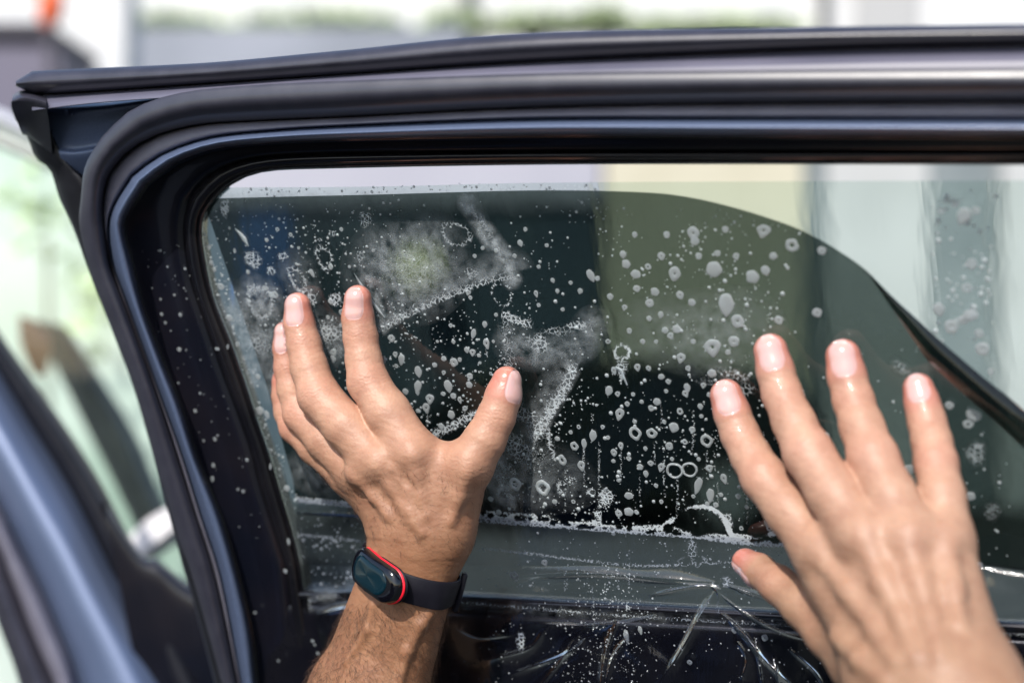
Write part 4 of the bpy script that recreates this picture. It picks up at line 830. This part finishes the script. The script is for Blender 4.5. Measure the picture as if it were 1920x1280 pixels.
def build_arm(arm, name, h, joints, base, parent, seed):
    V, F = surface(arm, h); V = relax(V, F, 2, .5); Nn = vnormals(V, F)
    tone = np.tile(np.array(base[0]), (len(V), 1)); wet = np.zeros(len(V)); pink = np.zeros(len(V)); disp = np.zeros(len(V))
    r_ = np.random.default_rng(seed)
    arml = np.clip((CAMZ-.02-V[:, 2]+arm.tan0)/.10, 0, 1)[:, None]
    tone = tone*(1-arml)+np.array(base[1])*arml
    for js in joints:
        tip, dip, pip = js[0], js[1], js[2]
        pk = np.clip(1-np.linalg.norm(V-tip[0], axis=1)/(.020), 0, 1)**.7; pink = np.maximum(pink, pk)
        wet = np.maximum(wet, np.clip(1.4-np.linalg.norm(V-tip[0], axis=1)/.020, 0, 1)*.9)
        for (c, w, amp) in ((dip, .35, .00034), (pip, .45, .00040)):
            dis = np.linalg.norm(V-c[0], axis=1); pink = np.maximum(pink, w*np.exp(-(dis/.011)**2))
            ax = (pip[0]-tip[0]); ax = ax/np.linalg.norm(ax); s = (V-c[0])@ax; ds = np.clip(Nn@((CAMP-c[0])/np.linalg.norm(CAMP-c[0])), 0, 1)
            env = np.exp(-(s/.0048)**2)*ds*(dis < c[1]*1.8)
            disp += -amp*env*(.5+.5*np.cos(s/.0023*6.283+2*np.sin(V[:, 0]*700)))
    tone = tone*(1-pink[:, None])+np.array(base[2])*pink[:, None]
    # dorsal creases and fine folds on hand back and wrist
    back = np.clip(1-arml[:, 0]*.2, 0, 1)
    disp += back*(.00005*np.sin(V[:, 2]*1500+4*np.sin(V[:, 0]*170)+3*np.sin(V[:, 0]*61))+.00004*np.sin(V[:, 2]*900+V[:, 0]*500))*np.clip(1-pink*3, 0, 1)
    for (c, d1, n1, w) in arm.folds:                               # wrist and thumb folds
        s = (V-c)@d1; lat = np.linalg.norm((V-c)-np.outer(s, d1), axis=1)
        disp += -n1*np.exp(-(s/w)**2)*(lat < .04)
    V = V+Nn*disp[:, None]
    o = mesh(name, V, F, M['skin'], parent, attrs={'wet': wet}, cols=tone); return o, V, F, Nn
def nail(arm, tip, dip, parent, w=.62, face=None, lift=.0005, start=.34, end=.985):
    a, b = dip[0], tip[0]; ax = b-a; ln = np.linalg.norm(ax)+tip[1]; ax = ax/np.linalg.norm(ax)
    f = (CAMP-b) if face is None else np.array(face, float); f = f-ax*(f@ax); f /= np.linalg.norm(f); side = np.cross(ax, f)
    nu, nv = 15, 17; V = []
    for j in range(nv):
        v = j/(nv-1); sN = ln*(start+(end-start)*v)-.0005
        wid = w*(1-max(0, .42-v)**2*1.7)*(1-max(0, v-.80)**2*5)
        for i in range(nu):
            u_ = (i/(nu-1)*2-1); ang = u_*wid*1.30; c = a+ax*(sN - abs(u_)**3*.0018*(v*2-1)); dr = f*math.cos(ang)+side*math.sin(ang)
            V.append((c, dr))
    C = np.array([x[0] for x in V]); Dr = np.array([x[1] for x in V])
    t = np.full(len(C), .016)
    for _ in range(26): t = t-np.clip(field(arm, C+Dr*t[:, None]), -.004, .004)*.85
    t = np.clip(t, .001, .016)
    e = np.tile(np.minimum(1, (1-np.abs(np.linspace(-1, 1, nu)))*5), nv); ev = np.repeat(np.minimum(1, np.linspace(0, 1, nv)*6), nu)
    Q = C+Dr*(t+lift*(e*ev)-.00012)[:, None]
    Q2 = Q-Dr*.0006; n = len(Q); f_ = grid_faces(nv, nu); allf = f_+[tuple(i+n for i in x[::-1]) for x in f_]
    rim = [i for i in range(nu)]+[j*nu+nu-1 for j in range(1, nv)]+[(nv-1)*nu+i for i in range(nu-2, -1, -1)]+[j*nu for j in range(nv-2, 0, -1)]
    for k in range(len(rim)): a1, b1 = rim[k], rim[(k+1) % len(rim)]; allf.append((a1, b1, b1+n, a1+n))
    return mesh('fingernail', np.vstack([Q, Q2]), allf, M['nail'], parent)

person = thing('person', 'person wearing a black wristband, both bare wet hands pressed to the window film', 'person', (0, .2, .9))
# ---------------- left hand
A1 = Arm(); A1.cuts = []; A1.tan0 = -.02; A1.folds = []
idx_ = [J(671,560,11,26), J(671,596,13,29), J(676,632,18,31), J(682,675,25,33), J(690,716,33,38), J(728,775,42,42), J(776,852,52,46)]
mid_ = [J(558,573,11,25), J(561,607,14,28), J(570,645,20,31), J(580,690,29,34), J(598,742,40,39), J(650,800,50,42), J(712,868,58,44)]
rin_ = [J(533,622,10,19), J(536,652,12,23), J(541,690,17,26), J(549,730,23,28), J(564,776,31,32), J(610,826,42,35), J(672,888,52,38)]
lit_ = [J(531,690,8,16), J(531,716,9,19), J(532,742,12,21), J(538,772,17,23), J(551,802,24,26), J(590,840,34,29), J(652,892,44,34)]
thu_ = [J(950,714,12,28), J(944,742,16,33), J(930,782,24,35), J(908,826,34,39), J(878,872,42,46), J(842,925,46,48)]
A1.fingers = [chain(x) for x in (idx_, mid_, rin_, lit_, thu_)]
def PAL(arm, ja, jb, k): arm.palm.append((ja[0], jb[0], ja[1], jb[1], k))
wr = [J(744,990,58,34), J(776,990,62,38), J(810,992,60,39), J(836,1000,54,33)]
for a, b in ((J(776,856,50,42), wr[2]), (J(712,868,56,40), wr[1]), (J(676,890,50,34), wr[0]), (J(656,896,42,30), J(738,985,48,30)), (thu_[5], wr[3]), (J(800,870,46,38), J(880,868,42,38)), (J(790,900,40,40), J(850,930,38,44)), (J(840,930,44,46), J(835,1000,50,38))): PAL(A1, a, b, .014)
fa = [J(640,1290,98,50), J(690,1290,106,56), J(735,1290,98,56)]; fb = [J(570,1480,125,60), J(625,1480,136,68), J(680,1480,125,66)]
for w_, f1, f2 in ((wr[0], fa[0], fb[0]), (wr[1], fa[1], fb[1]), (wr[2], fa[2], fb[2])): PAL(A1, w_, f1, .018); PAL(A1, f1, f2, .02)
PAL(A1, wr[3], J(770,1200,80,40), .02)
# knuckle caps, tendons and veins, laid just under the skin
def surf(arm, px, py, sink):
    d = .42; u_ = np.array(P(px, py, 1.))-CAMP
    for _ in range(60): d += max(-.004, float(field(arm, (CAMP+u_*d)[None])[0]))*.8
    return CAMP+u_*(d+sink)
def ridges(arm, lst, k=.006):
    new = []
    for pts_, r0, r1, sink in lst:
        q_ = [surf(arm, x, y, sink) for x, y in pts_]; rs_ = np.linspace(r0, min(r1, sink+.0001) if len(pts_) > 1 else r1, len(q_))
        if len(q_) == 1: new.append((q_[0], q_[0]+1e-5, r0, r0, .010))
        for a_, b_, ra_, rb_ in zip(q_[:-1], q_[1:], rs_[:-1], rs_[1:]): new.append((a_, b_, ra_, rb_, k))
    arm.palm += new
CAMP = np.array([0, 0, CAMZ])
ridges(A1, [([(772,846)], .0075, 0, .0058), ([(708,862)], .007, 0, .0054), ([(668,886)], .006, 0, .0050), ([(880,866)], .007, 0, .0056),
  ([(775,856),(782,890),(790,930),(798,965)], .0026, .0020, .0013), ([(712,876),(735,910),(760,950),(775,980)], .0026, .0020, .0013), ([(876,884),(862,930),(846,975)], .0030, .0022, .0013),
  ([(676,898),(702,930),(728,965)], .0022, .0018, .0012), ([(740,880),(765,920),(772,960),(790,1000)], .0012, .0012, .0004),
  ([(820,1130),(790,1170),(765,1220),(745,1290)], .0022, .0022, .0010), ([(700,1130),(688,1180),(650,1240)], .0013, .0013, .0004)])
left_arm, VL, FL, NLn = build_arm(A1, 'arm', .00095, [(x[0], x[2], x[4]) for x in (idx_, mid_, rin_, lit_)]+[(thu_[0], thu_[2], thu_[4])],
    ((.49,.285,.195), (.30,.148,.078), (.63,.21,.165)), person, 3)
left_arm['label'] = 'left hand and tanned forearm with the wristband'
nail(A1, idx_[0], idx_[2], left_arm, face=tuple((CAMP-idx_[0][0])+np.array([-.35,0,0]))); nail(A1, mid_[0], mid_[2], left_arm, face=tuple((CAMP-mid_[0][0])+np.array([-.40,0,0])))
nail(A1, rin_[0], rin_[2], left_arm, w=.55, face=tuple((CAMP-rin_[0][0])+np.array([-.5,0,0]))); nail(A1, thu_[0], thu_[2], left_arm, w=.6, face=tuple((CAMP-thu_[0][0])+np.array([.9,0,-.1])))
# ---------------- right hand
A2 = Arm(); A2.cuts = []; A2.tan0 = -.04; A2.folds = []; A2.blend = .009
ri = [J(1362,741,10,31), J(1373,775,14,33), J(1388,815,20,35), J(1408,855,30,37), J(1432,895,42,42), J(1480,958,58,45), J(1540,1035,76,50)]
rm = [J(1445,657,10,32), J(1454,695,15,34), J(1466,738,22,36), J(1488,790,34,39), J(1516,850,50,46), J(1563,925,68,49), J(1622,1008,88,54)]
rr_ = [J(1581,668,10,33), J(1588,705,14,35), J(1600,750,22,37), J(1616,800,34,40), J(1637,858,50,46), J(1668,930,68,49), J(1706,1010,88,53)]
rl = [J(1722,728,8,29), J(1729,756,12,31), J(1738,790,18,34), J(1747,828,28,36), J(1755,868,40,39), J(1766,930,58,42), J(1778,1010,76,47)]
rt = [J(1398,1053,22,26), J(1424,1070,32,31), J(1460,1096,46,35), J(1506,1134,62,41), J(1560,1185,80,50), J(1625,1250,104,58)]
A2.fingers = [chain(x) for x in (ri, rm, rr_, rl, rt)]; A2.fingers
wq = [J(1690,1290,140,72), J(1745,1290,152,74), J(1800,1290,150,74), J(1830,1285,138,66)]
for a, b in ((J(1540,1040,74,46), wq[0]), (J(1622,1012,84,50), wq[1]), (J(1706,1014,84,50), wq[2]), (J(1776,1014,74,42), wq[3]), (rt[5], wq[0]), (J(1570,1100,72,48), J(1640,1210,96,56)), (J(1600,1060,66,40), J(1750,1060,66,40))): PAL(A2, a, b, .018)
fq = [J(1790,1480,190,80), J(1860,1480,205,88), J(1930,1480,190,80)]
for w_, f1 in ((wq[0], fq[0]), (wq[1], fq[1]), (wq[2], fq[2]), (wq[3], fq[2])): PAL(A2, w_, f1, .022)
ridges(A2, [([(1538,1026)], .0085, 0, .0064), ([(1620,1002)], .009, 0, .0066), ([(1704,1006)], .0085, 0, .0064), ([(1774,1006)], .007, 0, .0054),
  ([(1545,1050),(1590,1110),(1640,1180),(1680,1240)], .0026, .0018, .0017), ([(1626,1025),(1655,1090),(1690,1160),(1715,1230)], .0026, .0018, .0017),
  ([(1706,1030),(1725,1090),(1745,1160),(1762,1230)], .0025, .0018, .0017), ([(1776,1030),(1790,1100),(1800,1170)], .0022, .0016, .0015), ([(1570,1195),(1610,1235),(1660,1280)], .0028, .0022, .0017)], .008)
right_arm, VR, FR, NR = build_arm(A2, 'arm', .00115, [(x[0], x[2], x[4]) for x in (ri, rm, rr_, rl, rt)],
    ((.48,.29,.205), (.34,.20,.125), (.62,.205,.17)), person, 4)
right_arm['label'] = 'paler right hand with fingers spread'
for x in (ri, rm, rr_, rl): nail(A2, x[0], x[2], right_arm, face=tuple((CAMP-x[0][0])+np.array([-.12,0,.25])))
nail(A2, rt[0], rt[2], right_arm, w=.6, face=tuple((CAMP-rt[0][0])+np.array([-.2,0,-1.0])))

# ---------------- arm hair on the left forearm and hand back
hm = mat('arm_hair', (.06,.028,.014), .5)
cu = bpy.data.curves.new('arm_hair', 'CURVE'); cu.dimensions = '3D'; cu.bevel_depth = .00007; cu.bevel_resolution = 0; cu.materials.append(hm)
dirv = fa[1][0]-wr[1][0]; dirv = dirv/np.linalg.norm(dirv); lat = np.cross(dirv, np.array([0,-1,0])); lat /= np.linalg.norm(lat)
pxs = 960+VL[:, 0]/(VL[:, 1]*PX); pys = 640-(VL[:, 2]-CAMZ)/(VL[:, 1]*PX)
wgt = np.where(pys > 1110, 1., np.where(pys > 880, .25, 0.))*((NLn[:, 1] < .35)) * ((pys > 1130) | (pys < 1040)) * (pys < 1330)
ids = rng.choice(len(VL), 2000, p=wgt/wgt.sum())
for i in ids:
    p = VL[i]; n = NLn[i]; Lh = rng.uniform(.005, .013)*(1 if pys[i] > 1100 else .6)
    d = dirv*.35+lat*rng.uniform(-1.1, .2)*np.sign(.5)+rng.normal(size=3)*.28; d = d-n*(d@n); d /= np.linalg.norm(d); bend = rng.normal(size=3)*.25
    sp = cu.splines.new('POLY'); sp.points.add(4)
    for k in range(5):
        t = k/4; q_ = p+d*Lh*t+n*(.0002+Lh*.22*math.sin(t*2.2))+bend*Lh*t*t*.5-parent_world(left_arm)
        sp.points[k].co = (*q_, 1); sp.points[k].radius = 1-.75*t
ho = bpy.data.objects.new('arm_hair', cu); COL.objects.link(ho); ho.parent = left_arm; ho['kind'] = 'stuff'

# ================================================================== WRISTBAND
c0 = J(772,1080,68,10)[0]; axn = dirv
e_cam = CAMP-c0; e_cam = e_cam-axn*(e_cam@axn); e_cam /= np.linalg.norm(e_cam); e_r = np.cross(e_cam, axn)
if e_r[0] < 0: e_r = -e_r
def arm_r(th, s):
    dr = e_cam*math.cos(th)+e_r*math.sin(th); c = c0+axn*s; t = .055
    for _ in range(30): t -= float(np.clip(field(A1, (c+dr*t)[None])[0], -.01, .01))*.9
    return t, dr
NT = 72; prof = [(-.0090,.0004),(-.0090,.0018),(-.0078,.0024),(0,.0026),(.0078,.0024),(.0090,.0018),(.0090,.0004)]
Rs = np.array([[arm_r(2*math.pi*j/NT, s)[0] for s in (-.009, 0, .009)] for j in range(NT)]); 
for _ in range(3): Rs = (np.roll(Rs,1,0)+2*Rs+np.roll(Rs,-1,0))/4
band = thing('wristband', 'black fitness wristband with glossy oval screen and red edge on the left wrist', 'wristband', tuple(c0))
V = []
for j in range(NT):
    th = 2*math.pi*j/NT; dr = e_cam*math.cos(th)+e_r*math.sin(th)
    for s, o_ in prof:
        r = np.interp(s, [-.009, 0, .009], Rs[j])
        r = max(r, Rs[j].mean()-.0005)
        V.append(c0+axn*s+dr*(r+o_))
npf = len(prof); f = [(j*npf+i, j*npf+(i+1) % npf, ((j+1) % NT)*npf+(i+1) % npf, ((j+1) % NT)*npf+i) for j in range(NT) for i in range(npf)]
strap_m = vary(mat('strap_rubber', (.016,.015,.022), .5, spec=.25), (.006,.0055,.010), (.010,.0095,.015), 80, rough=(.42,.58))
mesh('strap', V, f, strap_m, band).data.set_sharp_from_angle(angle=math.radians(40))
def pill(name, th, half_l, half_w, z0, z1, m, parent, rnd=.0015, dome=.0, th_off=0.):
    r, dr = arm_r(th, 0); r = float(np.interp(th % (2*math.pi), np.arange(NT)*2*math.pi/NT, Rs[:, 1])); tan = e_r*math.cos(th)-e_cam*math.sin(th)
    c = c0+dr*r; V = []; ns = 48
    rows_ = [(1-rnd/half_w*1.0, z0), (1, z0+rnd*.6), (1, z1-rnd), (1-rnd/half_w*.35, z1-rnd*.35), (1-rnd/half_w, z1), (.55, z1+dome*.8), (.02, z1+dome)]
    for sc_, z in rows_:
        for j in range(ns):
            a = 2*math.pi*j/ns; ca, sa = math.cos(a), math.sin(a)
            ll = half_l-half_w
            x = math.copysign(ll, ca)*(1 if abs(ca) > 1e-6 else 0)+half_w*ca; y = half_w*sa
            inset = (1-sc_)*half_w
            x = math.copysign(max(0, abs(x)-inset*abs(ca)-inset*.0), x) if sc_ > .3 else x*sc_; y = y*sc_
            bendz = -(x*x)*6.
            V.append(c+tan*x+axn*y+dr*(z+bendz))
    f = grid_faces(len(rows_), ns, True)+[tuple(range(ns))]
    o = mesh(name, V, f, m, parent); o.data.set_sharp_from_angle(angle=math.radians(45)); return o
TH = -.90
gloss = mat('glossy_screen_black', (.003,.003,.005), .08, coat=.4, coat_r=.02)
cs = pill('capsule', TH, .0262, .0116, .0010, .0088, gloss, band, .0022, .0006)
pill('red_edge', TH, .0268, .0122, .0014, .0036, mat('red_edge', (.80,.012,.03), .38), band, .0012)
pill('holder', TH, .0266, .0120, -.0008, .0012, strap_m, band, .001)
scr = mat('dark_teal_display', (.002,.014,.022), .12, spec=.35); pill('screen', TH, .0190, .0084, .0086, .0098, scr, cs, .0006, .0002)
# strap keeper loop at the right side
thk = 1.45; V = []
kp = [(-.0125,.0016),(-.0132,.0040),(-.0118,.0056),(0,.0060),(.0118,.0056),(.0132,.0040),(.0125,.0016),(0,.0030)]
for w_ in (-.0024,-.0020,.0020,.0024):
    for s, o_ in kp:
        th = thk+w_/.03; dr = e_cam*math.cos(th)+e_r*math.sin(th); r = float(np.interp(th, np.arange(NT)*2*math.pi/NT, Rs[:, 1])); q_ = 1 if abs(w_) < .0022 else .93
        V.append(c0+axn*s*q_+dr*(r+o_*q_))
mesh('keeper', V, grid_faces(4, 8, True)+[tuple(range(8))[::-1], tuple(range(24, 32))], strap_m, band)
print('tris', sum(len(o.data.polygons)*2 for o in sc.objects if o.type == 'MESH'), 'objs', len(sc.objects))
